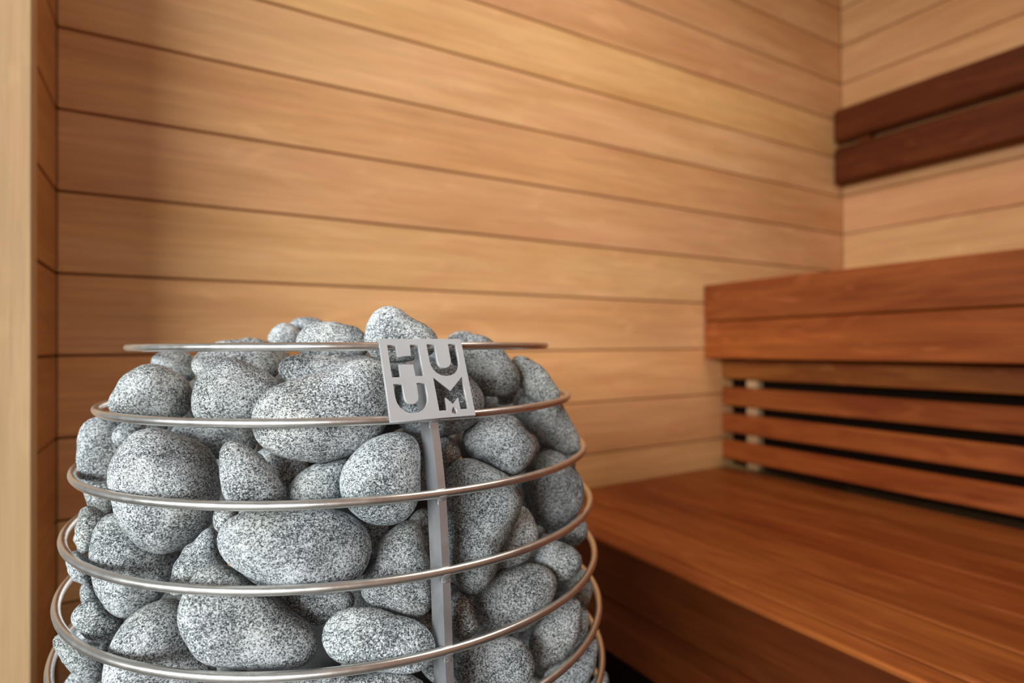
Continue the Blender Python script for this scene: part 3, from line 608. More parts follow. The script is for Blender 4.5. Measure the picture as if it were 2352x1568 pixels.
    [[0.2777,0.5427,0.1883],[0.549,0.621,0.559],[-0.094,-0.619,0.78],[33.4,32.7,30.2,27.2,25.8,27.5,31.8,35.8,35.7,31.3,27.2,26.2,27.8,30.0,31.7,32.8],20.9,0.92],
    [[0.2759,0.7574,0.1916],[-0.896,-0.237,-0.375],[0.359,0.109,-0.927],[38.0,33.3,28.0,26.3,28.1,31.3,33.8,34.9,34.5,33.0,30.8,28.6,27.3,28.4,32.3,37.1],25.9,0.92],
    [[0.3295,0.5724,0.3351],[0.265,-0.848,-0.46],[0.396,-0.339,0.853],[28.0,29.5,28.4,25.3,22.5,22.4,25.0,28.3,29.5,28.0,25.9,24.8,24.6,24.4,24.5,25.6],16.5,0.92],
    [[0.1826,0.4164,0.4261],[-0.869,-0.206,-0.449],[0.453,-0.697,-0.556],[40.3,38.2,32.3,27.5,26.7,30.1,35.4,39.1,38.5,34.7,31.4,29.8,29.3,29.8,32.2,36.8],19.5,0.92],
    [[0.2793,0.7661,0.6221],[0.065,-0.757,-0.65],[0.718,0.487,-0.496],[32.3,31.5,29.8,29.3,30.7,32.7,33.2,31.5,29.3,29.1,30.9,32.3,32.0,30.7,30.3,31.3],18.6,0.92],
    [[0.0363,0.4708,0.4719],[0.464,-0.701,0.542],[-0.699,-0.665,-0.262],[32.5,32.0,28.9,26.2,25.8,27.7,30.8,32.6,31.5,28.8,27.6,27.9,28.2,28.0,28.2,30.1],17.6,0.92],
    [[0.1066,0.4184,0.3596],[-0.235,-0.332,-0.913],[-0.952,0.266,0.148],[29.7,29.1,27.9,26.4,25.1,25.3,27.8,31.7,32.9,29.5,25.5,24.4,25.7,27.8,29.2,29.8],22.1,0.92],
    [[0.1411,0.8288,0.3693],[0.444,-0.228,0.866],[0.352,0.934,0.066],[36.8,34.3,29.0,25.5,25.8,29.0,32.7,34.6,33.8,31.7,29.8,28.3,27.1,27.2,29.8,34.2],22.4,0.92],
    [[0.1094,0.4781,0.224],[0.471,-0.752,-0.462],[-0.153,0.445,-0.882],[36.8,35.4,31.6,28.5,28.6,31.8,36.1,38.1,36.0,32.0,29.9,30.3,31.5,32.3,33.3,35.2],25.3,0.92],
    [[0.3405,0.6043,0.4331],[0.727,-0.681,0.09],[0.383,0.294,-0.876],[39.1,36.2,33.0,30.6,29.4,30.3,34.6,40.9,43.3,37.6,30.5,27.8,29.4,33.2,36.9,39.4],24.6,0.92],
    [[0.1893,0.8399,0.3017],[0.084,0.792,0.605],[-0.06,-0.602,0.796],[33.9,31.6,28.4,26.5,25.6,25.2,25.9,28.9,32.9,34.0,30.8,26.2,23.2,23.5,27.2,32.0],17.4,0.92],
    [[-0.0392,0.5745,0.3721],[-0.294,0.192,0.936],[-0.461,0.829,-0.315],[28.1,27.5,27.1,26.3,25.2,25.4,27.5,30.2,31.0,28.6,25.2,23.8,25.2,27.8,29.4,29.1],20.1,0.92],
    [[0.3585,0.6298,0.2442],[-0.191,0.975,-0.117],[-0.926,-0.219,-0.307],[42.9,44.5,41.0,35.2,31.0,31.1,35.7,42.2,45.0,41.9,37.4,34.9,33.9,33.7,34.7,38.1],20.8,0.92],
    [[0.1304,0.8383,0.517],[-0.705,-0.066,0.706],[0.635,0.385,0.67],[38.8,34.4,30.4,30.0,32.4,35.2,36.5,36.3,35.8,35.1,33.7,31.8,30.7,32.0,35.8,39.3],22.4,0.92],
    [[0.2792,0.8185,0.2131],[0.882,0.469,0.046],[0.337,-0.696,0.634],[26.8,28.1,29.0,28.1,25.8,23.8,24.1,26.9,29.6,29.7,27.5,25.6,25.3,25.9,26.3,26.3],19.5,0.92],
    [[0.254,0.8285,0.6338],[-0.974,0.052,0.22],[-0.068,-0.996,-0.065],[39.1,36.3,30.9,27.7,27.0,27.7,29.3,32.1,35.6,36.3,33.7,29.6,26.0,25.0,28.1,34.6],20.3,0.92],
    [[0.3431,0.7607,0.4345],[0.575,-0.157,0.803],[0.632,0.709,-0.314],[34.5,34.0,28.8,23.8,21.0,21.4,25.4,31.7,35.3,31.4,26.6,24.1,23.1,22.7,24.0,28.5],19.8,0.92],
    [[0.3064,0.8084,0.5524],[0.513,-0.732,0.448],[0.78,0.616,0.114],[34.9,34.7,35.3,36.1,35.2,32.8,31.0,32.0,35.5,38.1,37.3,34.3,32.0,32.1,33.8,35.0],19.7,0.92],
    [[0.0189,0.4683,0.255],[0.819,-0.568,0.082],[-0.483,-0.76,-0.435],[37.4,35.7,32.0,28.6,27.2,29.3,34.4,39.7,39.8,34.1,28.8,27.7,29.4,31.9,34.2,36.2],23.5,0.92],
    [[0.0544,0.553,0.2126],[-0.722,0.34,-0.603],[0.448,-0.435,-0.781],[39.5,36.4,31.1,26.8,23.9,23.4,27.2,36.0,43.2,38.8,29.9,24.2,23.0,25.3,29.9,35.9],20.5,0.92],
    [[0.3043,0.7311,0.6731],[0.917,0.355,0.184],[0.392,-0.709,-0.587],[30.7,30.7,29.2,27.9,28.3,30.3,31.9,31.4,29.2,27.7,28.4,30.1,30.8,30.0,29.1,29.5],20.9,0.92],
    [[0.3634,0.5203,0.2165],[-0.761,0.394,0.515],[-0.228,-0.906,0.357],[31.3,28.0,24.9,24.0,23.9,23.9,24.4,27.1,30.8,30.6,27.0,23.5,21.8,22.7,25.9,30.1],20.8,0.92],
    [[0.0031,0.5462,0.3185],[0.694,-0.231,0.682],[-0.313,-0.95,-0.003],[33.6,34.0,32.3,29.7,28.0,28.6,31.8,35.4,35.8,32.2,29.2,29.0,30.2,31.1,31.3,32.0],20.7,0.92],
    [[0.3338,0.6963,0.1822],[0.083,0.562,-0.823],[0.554,0.661,0.507],[38.2,36.5,33.5,30.2,28.1,28.9,33.5,39.7,42.0,37.3,30.7,27.6,28.6,31.9,35.4,37.7],22.4,0.92],
    [[0.2111,0.8424,0.3621],[0.768,0.031,-0.64],[0.579,0.394,0.714],[29.3,28.2,25.7,24.2,25.3,28.1,30.2,29.7,27.4,25.6,25.7,26.6,27.1,27.1,27.5,28.6],19.7,0.92],
    [[0.1352,0.8292,0.4494],[-0.165,0.98,-0.108],[-0.94,-0.123,0.318],[34.1,29.7,24.1,21.4,21.8,23.9,26.6,29.5,31.4,30.1,26.6,22.8,20.7,21.6,25.9,31.8],18.5,0.92],
    [[-0.0222,0.6443,0.2541],[0.393,-0.901,-0.182],[0.458,0.02,0.889],[40.3,37.9,32.2,27.7,27.2,30.6,36.3,40.6,39.7,34.3,30.3,29.4,30.0,31.3,33.6,37.5],25.7,0.92],
    [[0.0024,0.6921,0.6896],[-0.011,0.772,0.635],[0.416,0.581,-0.699],[36.2,37.2,35.3,31.4,27.9,27.4,31.1,36.7,39.4,36.8,32.2,29.5,29.3,30.5,32.0,34.0],25.1,0.92],
    [[0.04,0.7162,0.2895],[-0.99,0.091,0.106],[-0.024,-0.859,0.511],[42.2,42.4,36.8,30.9,28.1,29.1,33.4,38.8,41.2,38.5,35.1,32.8,30.9,29.5,30.5,35.7],25.7,0.92],
    [[0.0608,0.5188,0.6399],[0.461,-0.685,0.564],[-0.881,-0.432,0.195],[39.3,37.0,33.6,30.8,28.4,27.2,29.1,35.2,41.5,40.6,34.2,28.3,26.1,27.8,32.2,37.2],21.4,0.92],
    [[0.0076,0.5775,0.2481],[0.352,0.224,0.909],[0.278,-0.952,0.127],[36.0,31.4,26.5,24.3,24.2,25.3,27.6,31.7,35.2,34.0,28.8,23.9,21.9,23.8,29.1,34.8],21.0,0.92],
    [[0.2642,0.5042,0.3035],[0.454,0.271,-0.849],[-0.013,-0.95,-0.311],[31.6,32.7,29.7,25.5,23.1,23.7,26.7,30.1,31.3,29.9,28.0,26.8,25.5,24.4,24.6,27.5],18.1,0.92],
    [[0.0419,0.7298,0.4611],[0.999,0.032,0.009],[-0.003,0.36,-0.933],[39.2,38.9,34.5,29.4,27.1,29.2,34.5,39.1,39.5,35.7,32.0,30.3,30.2,30.7,32.3,35.7],25.4,0.92],
    [[0.2252,0.8305,0.5391],[0.649,0.586,0.485],[-0.122,0.71,-0.694],[36.4,35.1,32.6,31.5,33.0,35.5,36.5,35.2,33.1,32.5,33.8,34.8,34.3,33.2,33.4,35.1],20.9,0.92],
    [[0.0605,0.4491,0.296],[-0.155,0.786,0.598],[0.417,-0.497,0.761],[34.3,35.5,33.2,29.7,27.6,28.2,31.2,34.4,34.9,32.6,30.6,30.4,30.4,29.8,29.4,31.0],22.0,0.92],
    [[-0.019,0.5707,0.5236],[0.795,0.204,-0.571],[0.36,-0.916,0.174],[43.3,40.8,34.2,29.2,28.4,31.0,35.0,38.4,39.6,38.3,35.6,32.4,29.4,28.7,31.9,38.6],23.9,0.92],
    [[0.2041,0.4732,0.453],[0.742,-0.293,-0.603],[-0.427,0.488,-0.762],[28.5,30.3,30.8,29.1,26.8,25.8,27.2,29.9,31.1,29.7,28.0,27.6,28.2,28.4,27.7,27.3],22.9,0.92],
    [[0.014,0.7408,0.4031],[0.847,-0.492,0.203],[-0.428,-0.403,0.809],[27.0,26.4,23.9,21.9,21.9,23.8,26.3,27.4,26.0,23.7,22.9,23.5,23.9,23.9,24.1,25.5],20.8,0.92],
    [[0.0489,0.7363,0.6269],[-0.085,-0.769,0.634],[-0.192,-0.612,-0.767],[32.4,33.2,29.8,25.6,23.5,24.3,27.2,30.2,31.3,30.1,28.7,27.4,25.8,24.3,24.6,28.0],19.4,0.92],
    [[0.243,0.6545,0.8202],[0.982,0.143,-0.121],[0.186,-0.684,0.705],[34.2,32.8,29.7,26.8,25.6,27.0,31.2,36.1,36.8,31.5,26.8,25.8,27.4,29.4,31.2,33.0],22.7,0.92],
    [[0.0469,0.7947,0.5419],[-0.106,0.849,0.518],[-0.862,0.181,-0.473],[31.6,30.5,29.0,28.8,29.7,30.1,29.3,28.2,28.6,30.5,31.7,30.8,28.6,27.3,28.1,30.4],18.6,0.92],
    [[0.3705,0.7115,0.5388],[-0.216,0.294,-0.931],[-0.526,0.768,0.365],[31.3,30.7,27.3,23.2,21.0,22.0,26.4,31.7,33.2,29.3,24.7,22.6,22.8,24.1,26.1,28.9],17.7,0.92],
    [[0.2346,0.4733,0.6499],[0.963,0.162,-0.214],[-0.006,0.811,0.585],[30.7,30.2,28.4,25.7,23.8,24.5,28.1,32.4,33.5,30.1,25.7,23.9,24.9,27.1,29.1,30.3],19.4,0.92],
    [[0.158,0.4635,0.5184],[0.155,-0.653,0.741],[0.961,0.274,0.041],[28.0,26.3,24.9,24.7,24.5,23.8,23.5,25.2,28.1,28.9,26.7,23.8,22.3,23.0,25.4,27.8],17.6,0.92],
    [[0.298,0.7761,0.339],[0.822,0.568,-0.051],[0.467,-0.619,0.631],[30.0,30.2,28.4,26.7,26.8,28.5,30.2,30.3,28.5,27.2,27.6,28.8,29.1,28.2,27.5,28.3],18.1,0.92],
    [[0.0209,0.6843,0.3817],[0.519,0.806,0.284],[0.625,-0.131,-0.77],[27.5,28.2,29.2,29.2,28.0,27.2,28.0,29.9,30.5,28.9,26.9,26.8,28.4,29.9,29.7,28.4],17.2,0.92],
    [[0.2706,0.4314,0.508],[-0.921,-0.375,-0.107],[-0.388,0.855,0.344],[33.1,30.2,24.8,21.6,20.9,22.0,24.1,27.2,30.2,30.1,27.0,23.2,20.2,19.8,23.1,29.2],18.5,0.92],
    [[0.3262,0.6958,0.7734],[0.376,0.92,-0.112],[-0.8,0.261,-0.541],[33.6,29.1,25.0,24.1,25.9,28.1,29.8,30.9,31.2,30.1,27.8,25.3,24.2,25.7,29.6,33.6],18.2,0.92],
    [[0.2077,0.5004,0.4039],[0.772,-0.469,-0.428],[-0.624,-0.433,-0.651],[35.2,33.1,28.2,24.5,24.4,27.6,32.2,35.4,34.1,29.8,26.9,26.3,26.8,27.7,29.6,32.9],21.3,0.92],
    [[0.1025,0.5156,0.4405],[-0.821,0.319,-0.473],[-0.568,-0.536,0.625],[40.5,39.3,32.9,27.2,25.3,27.5,32.3,37.1,38.5,35.8,32.2,29.6,27.6,27.0,29.2,35.1],22.1,0.92],
    [[0.1139,0.4743,0.3375],[0.173,-0.832,-0.527],[0.896,0.355,-0.267],[35.0,36.4,34.6,31.6,29.8,30.5,33.2,35.4,35.2,33.2,32.2,32.6,32.7,31.8,31.0,32.1],24.4,0.92],
    [[0.147,0.8358,0.669],[-0.529,-0.842,0.101],[0.69,-0.358,0.63],[34.3,31.3,25.7,22.1,22.1,25.1,29.7,33.5,32.8,28.2,24.8,23.9,24.1,25.0,27.2,31.4],21.4,0.92],
    [[0.0071,0.649,0.5792],[-0.938,-0.309,0.157],[-0.322,0.945,-0.061],[46.5,38.8,30.5,27.7,29.3,32.9,36.9,40.8,42.3,38.7,33.6,29.9,28.3,29.9,35.5,43.6],25.9,0.92],
    [[0.2779,0.7824,0.7151],[-0.462,-0.315,-0.829],[-0.851,-0.107,0.515],[30.3,27.0,24.9,25.5,27.4,28.7,28.9,28.6,28.7,28.7,27.6,25.9,25.2,26.6,29.5,31.5],21.2,0.92],
    [[0.2926,0.5295,0.7299],[-0.312,-0.941,0.129],[0.667,-0.12,0.735],[32.5,33.7,33.1,30.9,28.9,28.9,31.3,34.5,35.1,32.4,29.9,29.8,30.9,31.6,31.3,31.3],23.2,0.92],
    [[0.168,0.8411,0.2482],[0.916,0.379,-0.131],[0.263,-0.321,0.91],[42.6,38.3,31.2,27.6,27.9,30.6,34.2,37.7,38.6,35.5,32.4,30.4,29.0,28.6,31.2,37.6],25.1,0.92],
    [[0.3781,0.5467,0.4527],[-0.243,-0.89,-0.385],[-0.812,-0.03,0.582],[33.2,31.1,28.3,27.1,27.0,26.8,26.8,28.3,31.3,32.8,31.1,27.7,24.9,24.6,27.2,31.4],19.2,0.92],
    [[0.3755,0.6023,0.6715],[-0.185,-0.917,0.352],[-0.982,0.156,-0.109],[30.4,29.2,26.7,24.3,23.2,24.4,28.1,32.4,32.9,28.3,24.0,23.1,24.7,26.7,28.4,29.7],16.2,0.92],
    [[0.1531,0.7988,0.7991],[0.647,0.755,0.105],[0.73,-0.574,-0.371],[31.5,29.7,26.7,25.3,26.8,29.6,31.6,31.0,28.8,27.3,27.5,28.1,28.1,27.9,28.8,30.7],19.5,0.92],
    [[0.3477,0.688,0.2727],[0.249,-0.169,0.954],[0.965,-0.039,-0.259],[26.9,25.2,24.4,25.2,26.5,26.7,25.7,24.7,25.2,26.6,26.9,25.9,24.6,24.6,26.0,27.3],17.4,0.92],
    [[0.3595,0.5988,0.6218],[0.321,0.616,0.719],[0.938,-0.314,-0.149],[30.5,28.7,25.5,22.5,21.0,22.2,26.3,31.7,33.3,28.6,23.1,20.9,22.0,24.5,27.2,29.6],20.9,0.92],
    [[0.3491,0.7159,0.6364],[-0.772,0.351,-0.531],[-0.447,-0.892,0.06],[46.7,44.8,36.4,29.2,26.2,28.2,34.3,42.0,45.4,40.8,34.8,31.1,29.0,28.5,31.2,38.9],22.7,0.92],
    [[0.0205,0.6918,0.7846],[-0.184,-0.849,0.495],[-0.65,-0.273,-0.709],[35.4,35.9,32.7,29.2,27.9,29.1,31.7,33.8,33.8,32.5,31.7,31.4,30.4,28.9,28.8,31.5],23.3,0.92],
    [[0.2999,0.507,0.4749],[0.017,0.513,-0.858],[0.941,0.281,0.187],[33.5,31.8,29.6,28.7,28.8,28.6,28.2,28.8,31.2,33.2,32.5,29.7,26.8,26.1,28.3,31.9],24.1,0.92],
    [[0.095,0.8111,0.2074],[-0.289,0.739,0.608],[0.587,0.639,-0.498],[34.2,31.2,28.5,26.8,26.0,26.6,29.6,34.6,37.2,33.7,27.7,24.1,24.7,28.2,32.4,34.9],20.4,0.92],
    [[0.2023,0.4637,0.5738],[-0.603,-0.794,0.08],[-0.672,0.451,-0.588],[26.8,27.9,26.3,23.9,22.8,23.4,25.0,25.9,25.7,25.2,25.4,25.6,24.9,23.4,22.6,24.1],16.3,0.92],
    [[0.1549,0.4858,0.6193],[-0.6,0.31,0.738],[0.731,0.587,0.348],[30.4,30.5,27.9,25.3,24.6,25.4,26.5,27.2,27.7,28.5,29.0,27.9,25.5,23.6,24.1,27.2],19.1,0.92],
    [[0.2982,0.4622,0.338],[0.653,0.613,0.445],[-0.648,0.146,0.748],[35.5,34.0,32.3,30.5,29.4,30.3,33.9,38.3,39.1,34.7,29.5,27.9,29.9,33.3,35.8,36.4],18.8,0.92],
    [[0.0366,0.8081,0.4496],[-0.636,-0.687,-0.352],[-0.063,0.5,-0.864],[31.5,32.8,33.2,31.7,28.8,26.6,27.4,31.2,34.7,34.5,31.5,28.9,28.2,29.0,30.0,30.6],20.1,0.92],
    [[0.057,0.5579,0.4729],[0.508,-0.29,0.811],[0.076,-0.923,-0.378],[34.1,31.5,28.7,28.4,30.3,32.4,32.9,31.8,30.7,30.8,31.2,30.8,29.8,29.5,31.1,33.6],24.1,0.92],
    [[-0.0029,0.6231,0.3535],[0.676,0.127,-0.726],[-0.553,0.738,-0.386],[34.8,35.0,31.0,26.1,22.6,22.4,26.3,33.2,37.4,33.8,28.2,25.1,24.3,24.7,26.3,30.2],17.6,0.92],
    [[0.3414,0.6601,0.7224],[-0.726,-0.423,-0.543],[-0.667,0.237,0.706],[32.5,32.8,33.5,33.2,31.5,29.7,30.1,33.1,35.9,35.2,32.2,30.2,30.4,31.9,33.0,33.0],23.6,0.92],
    [[0.0254,0.7328,0.2099],[-0.001,0.962,-0.274],[0.976,-0.059,-0.209],[32.7,32.7,32.2,30.9,29.8,30.4,33.1,35.9,35.7,32.1,29.1,29.1,31.3,33.4,33.8,33.1],20.8,0.92],
    [[0.3046,0.7273,0.5504],[0.794,0.602,0.089],[-0.143,0.042,0.989],[32.8,33.5,32.7,31.7,32.1,33.8,34.9,33.9,31.4,30.2,31.6,34.1,34.9,33.6,31.9,31.6],23.6,0.92],
    [[0.0965,0.4146,0.4249],[-0.888,-0.46,0.001],[0.305,-0.589,-0.748],[35.2,32.7,28.3,25.9,26.5,28.8,30.9,31.9,32.1,31.8,30.6,28.4,26.2,26.1,29.0,33.3],16.8,0.92],
    [[-0.0502,0.6336,0.5389],[0.574,0.537,-0.618],[0.529,-0.82,-0.22],[36.7,32.5,27.9,26.3,27.4,29.6,31.5,33.1,34.2,33.6,30.9,27.5,25.6,26.9,31.4,36.1],19.5,0.92],
    [[0.3561,0.4944,0.3182],[0.739,0.371,-0.562],[-0.669,0.498,-0.552],[31.1,28.8,25.7,24.8,26.0,27.9,28.9,28.7,28.0,27.8,27.7,27.1,25.9,25.6,27.1,29.9],20.2,0.92],
    [[0.1403,0.7825,0.2203],[-0.521,-0.492,0.698],[-0.815,0.53,-0.235],[28.8,28.2,26.4,24.4,23.5,24.9,28.3,31.4,31.0,27.1,23.8,23.4,25.2,27.2,28.3,28.7],19.2,0.92],
    [[0.2042,0.414,0.21],[-0.537,0.313,-0.784],[0.086,0.944,0.318],[37.0,32.9,31.1,32.0,33.7,34.6,35.0,35.9,37.1,36.3,33.5,30.7,30.6,33.4,37.4,39.3],22.8,0.92],
    [[0.2558,0.7729,0.5527],[-0.666,-0.595,0.45],[-0.07,0.65,0.756],[32.7,33.1,31.1,28.6,27.6,29.0,32.0,34.3,33.3,30.3,28.6,29.2,30.3,30.5,30.2,31.0],20.5,0.92],
    [[0.0464,0.7719,0.255],[0.036,-0.949,0.312],[-0.42,0.269,0.867],[35.9,30.5,26.4,25.6,25.9,26.6,28.4,32.6,36.5,33.8,28.1,24.3,23.6,26.0,30.7,35.5],22.6,0.92],
    [[0.3502,0.5185,0.2689],[0.732,-0.654,0.194],[0.483,0.297,-0.824],[32.6,31.8,28.4,25.7,25.5,27.4,30.1,31.6,30.7,28.7,27.8,27.9,27.6,27.0,27.3,29.8],17.3,0.92],
    [[0.1404,0.4742,0.3979],[0.631,-0.448,-0.633],[-0.243,0.662,-0.709],[24.6,26.6,28.5,28.3,26.4,24.7,24.7,26.2,27.2,26.9,26.2,26.3,27.1,27.2,26.0,24.5],18.8,0.92],
    [[0.0158,0.6615,0.5038],[0.648,-0.756,0.094],[-0.208,-0.056,0.977],[27.7,27.2,28.7,30.5,30.6,29.1,27.6,27.8,29.3,30.1,29.3,28.2,28.3,29.5,30.4,29.5],19.4,0.92],
    [[0.268,0.4334,0.1835],[-0.614,-0.787,-0.058],[-0.784,0.617,-0.069],[29.9,30.8,28.5,25.0,22.5,22.5,25.3,29.5,31.4,29.0,26.0,24.7,24.5,24.3,24.5,26.6],18.1,0.92],
    [[-0.0037,0.6659,0.191],[-0.87,0.428,0.246],[0.493,0.778,0.389],[34.3,32.8,29.8,27.1,25.8,27.2,31.4,36.4,37.2,31.9,26.9,25.8,27.4,29.7,31.7,33.4],23.2,0.92],
    [[0.0442,0.8087,0.3439],[-0.232,-0.963,0.134],[-0.759,0.093,-0.644],[36.5,31.6,27.4,26.9,28.7,30.8,32.3,33.7,34.6,33.5,30.5,27.4,26.4,28.4,32.9,37.0],20.6,0.92],
    [[0.0239,0.502,0.3514],[0.679,-0.552,-0.484],[-0.659,-0.749,-0.072],[35.5,32.7,27.7,24.7,24.2,25.1,26.9,29.7,32.6,33.0,30.4,26.3,23.0,22.6,26.1,32.1],19.6,0.92],
    [[0.112,0.8362,0.271],[0.081,0.912,0.401],[0.786,0.189,-0.588],[35.2,32.6,28.4,26.0,25.8,26.8,28.2,30.3,32.6,33.3,31.2,27.4,24.3,24.2,27.8,32.9],16.3,0.92],
    [[0.1611,0.4612,0.1889],[-0.874,0.446,-0.194],[-0.313,-0.821,-0.478],[33.3,31.3,28.7,27.2,26.1,25.0,25.4,28.8,33.5,34.3,30.6,26.1,23.6,24.2,27.5,31.6],20.3,0.92],
    [[0.3063,0.5323,0.4004],[0.103,0.939,-0.328],[0.822,0.105,0.559],[35.5,33.6,30.3,28.8,29.0,29.5,29.7,30.4,32.4,33.9,33.3,30.6,27.7,26.7,28.8,33.1],26.3,0.92],
    [[0.2734,0.517,0.6278],[0.014,0.976,-0.218],[-0.014,-0.218,-0.976],[26.3,25.8,26.7,27.7,27.4,26.1,25.3,26.3,28.2,28.5,27.0,25.5,25.5,26.8,28.0,27.7],17.9,0.92],
    [[0.0509,0.581,0.5805],[0.366,0.866,-0.341],[-0.889,0.434,0.149],[36.8,39.2,37.7,33.6,30.2,30.2,33.2,36.6,37.7,36.3,34.8,34.1,33.4,32.1,31.4,33.1],21.4,0.92],
    [[0.1503,0.568,0.818],[0.364,0.667,0.651],[0.921,-0.151,-0.36],[35.8,33.7,31.4,30.4,29.7,28.7,28.6,31.1,35.4,36.8,33.8,29.6,27.0,27.4,30.6,34.5],19.6,0.92],
    [[0.0252,0.5535,0.3962],[-0.126,0.092,-0.988],[-0.595,0.79,0.149],[30.8,31.6,30.6,28.0,25.1,23.7,25.6,30.4,34.1,32.5,28.4,25.8,25.4,26.2,27.3,28.9],18.6,0.92],
    [[0.3637,0.4953,0.4621],[-0.443,0.055,0.895],[-0.427,0.865,-0.264],[34.6,30.1,25.5,22.9,21.9,22.5,25.9,32.4,37.0,32.9,25.4,20.8,20.4,23.4,28.5,33.5],18.2,0.92],
    [[0.3278,0.6634,0.6511],[-0.493,0.105,0.864],[0.71,0.623,0.329],[34.8,35.6,34.5,33.3,33.4,34.0,33.5,32.1,31.6,33.3,35.9,36.6,34.6,31.5,30.5,32.2],20.2,0.92],
    [[0.3295,0.577,0.2917],[-0.984,-0.178,0.028],[-0.085,0.596,0.799],[29.8,29.1,28.0,26.6,24.7,23.1,23.7,27.3,31.7,32.0,28.4,24.4,22.8,23.7,26.3,28.8],17.8,0.92],
    [[0.2489,0.768,0.2631],[-0.287,0.759,0.585],[-0.948,-0.314,-0.058],[44.5,38.6,31.3,28.0,28.6,31.0,34.4,38.5,41.4,39.7,34.6,29.5,26.7,28.1,34.1,41.9],22.7,0.92],
    [[0.111,0.4251,0.4957],[0.67,0.183,-0.719],[-0.679,0.541,-0.495],[39.7,39.6,38.4,36.1,33.0,30.8,32.0,37.6,43.3,42.8,37.5,32.9,31.4,32.8,35.5,38.1],25.6,0.92],
    [[0.3204,0.7158,0.4066],[-0.717,-0.669,0.197],[-0.665,0.741,0.095],[35.6,31.4,28.6,27.9,28.1,28.7,30.9,35.1,37.8,34.8,29.1,25.6,25.9,29.4,34.0,36.9],22.8,0.92],
    [[0.3046,0.4432,0.4316],[0.366,0.017,0.93],[0.928,-0.081,-0.364],[31.6,29.9,27.8,26.7,26.1,25.3,25.1,27.2,30.9,32.4,30.2,26.4,23.7,23.8,26.5,30.2],17.4,0.92],
    [[0.3234,0.5783,0.2244],[-0.302,0.697,-0.651],[-0.495,0.469,0.732],[36.2,34.6,31.8,28.7,26.5,26.6,30.3,36.5,39.7,36.2,29.8,26.0,26.2,29.1,32.8,35.5],21.0,0.92],
    [[0.1314,0.4863,0.55],[-0.335,-0.089,-0.938],[-0.942,0.019,0.335],[30.4,32.2,31.0,27.5,24.3,23.7,26.3,30.4,32.5,30.9,28.2,26.7,26.3,26.1,26.2,27.6],18.8,0.92],
    [[0.2385,0.8397,0.4576],[0.203,0.106,0.973],[0.388,-0.921,0.019],[31.0,31.9,31.4,29.9,28.9,29.8,32.2,33.8,32.7,29.9,28.5,29.5,31.4,32.1,31.4,30.6],21.5,0.92],
    [[-0.0489,0.6023,0.4683],[-0.416,0.888,-0.196],[-0.909,-0.412,0.06],[33.0,31.7,29.2,26.5,25.2,26.6,30.8,35.4,35.9,31.1,26.3,25.0,26.7,29.3,31.4,32.8],17.7,0.92],
    [[0.0283,0.5797,0.6687],[0.59,0.787,0.182],[-0.425,0.494,-0.758],[34.5,29.8,25.7,24.8,25.7,26.8,27.9,30.1,32.5,31.7,28.4,25.2,23.7,24.8,28.5,33.3],18.7,0.92],
    [[0.0981,0.7474,0.7515],[-0.866,0.411,0.286],[0.321,0.894,-0.312],[38.2,35.8,30.9,26.5,24.6,26.5,32.2,39.2,40.9,34.5,27.8,25.4,26.5,29.1,32.3,35.9],20.5,0.92],
    [[0.0691,0.5215,0.7231],[-0.343,-0.032,-0.939],[0.237,0.964,-0.12],[37.2,31.9,26.5,24.0,23.4,24.1,27.1,32.9,37.8,35.1,28.1,22.7,21.0,23.6,29.3,35.6],18.8,0.92],
    [[0.2635,0.7975,0.3936],[-0.045,-0.343,0.938],[-0.824,-0.518,-0.229],[43.7,39.3,33.8,30.7,29.3,29.3,31.7,37.9,44.0,43.0,36.0,29.3,26.4,28.3,34.3,41.3],24.9,0.92],
    [[0.3021,0.7076,0.7305],[0.74,0.195,-0.644],[-0.651,0.446,-0.614],[35.2,35.6,33.5,30.0,26.5,25.1,27.7,34.0,38.9,36.8,31.3,27.5,26.6,27.7,29.8,32.6],20.3,0.92],
    [[0.017,0.613,0.2109],[0.896,0.374,-0.238],[-0.426,0.875,-0.231],[26.9,26.1,25.6,24.9,23.9,23.5,24.8,27.9,29.8,27.7,24.2,22.6,23.4,25.3,26.9,27.4],21.6,0.92],
    [[0.3454,0.6876,0.4512],[0.38,-0.84,-0.388],[0.126,-0.369,0.921],[30.1,28.9,26.1,23.5,22.5,24.1,28.1,32.1,32.2,27.6,23.5,22.7,24.2,26.2,27.9,29.3],18.0,0.92],
    [[-0.0068,0.7104,0.6371],[-0.408,-0.909,0.086],[-0.165,0.167,0.972],[27.3,25.3,25.5,26.9,27.9,27.8,27.6,28.1,28.7,28.1,26.1,24.8,25.7,28.2,30.3,29.8],19.3,0.92],
    [[0.3858,0.5785,0.3144],[-0.839,-0.544,-0.01],[0.257,-0.381,-0.888],[29.0,26.9,26.5,28.0,29.5,29.5,28.2,27.4,28.1,29.2,29.0,27.7,26.9,27.8,29.6,30.4],22.0,0.92],
    [[0.1658,0.4806,0.3258],[-0.229,0.658,0.718],[0.814,0.533,-0.229],[41.2,37.5,32.0,27.9,25.1,24.5,28.0,36.7,44.4,40.7,31.6,25.3,23.6,25.9,31.1,37.6],24.2,0.92],
    [[0.0555,0.7995,0.6535],[0.756,0.159,0.635],[-0.065,0.984,-0.168],[29.6,29.8,29.4,28.3,27.8,29.1,31.6,32.9,31.4,28.3,26.5,27.6,30.1,31.7,31.2,30.0],18.1,0.92],
    [[0.3132,0.7336,0.8066],[0.441,0.139,-0.887],[-0.869,-0.182,-0.46],[15.8,14.6,13.1,12.1,11.4,11.4,12.7,15.2,17.0,15.9,13.0,10.9,10.7,12.0,14.0,15.7],9.0,0.92],
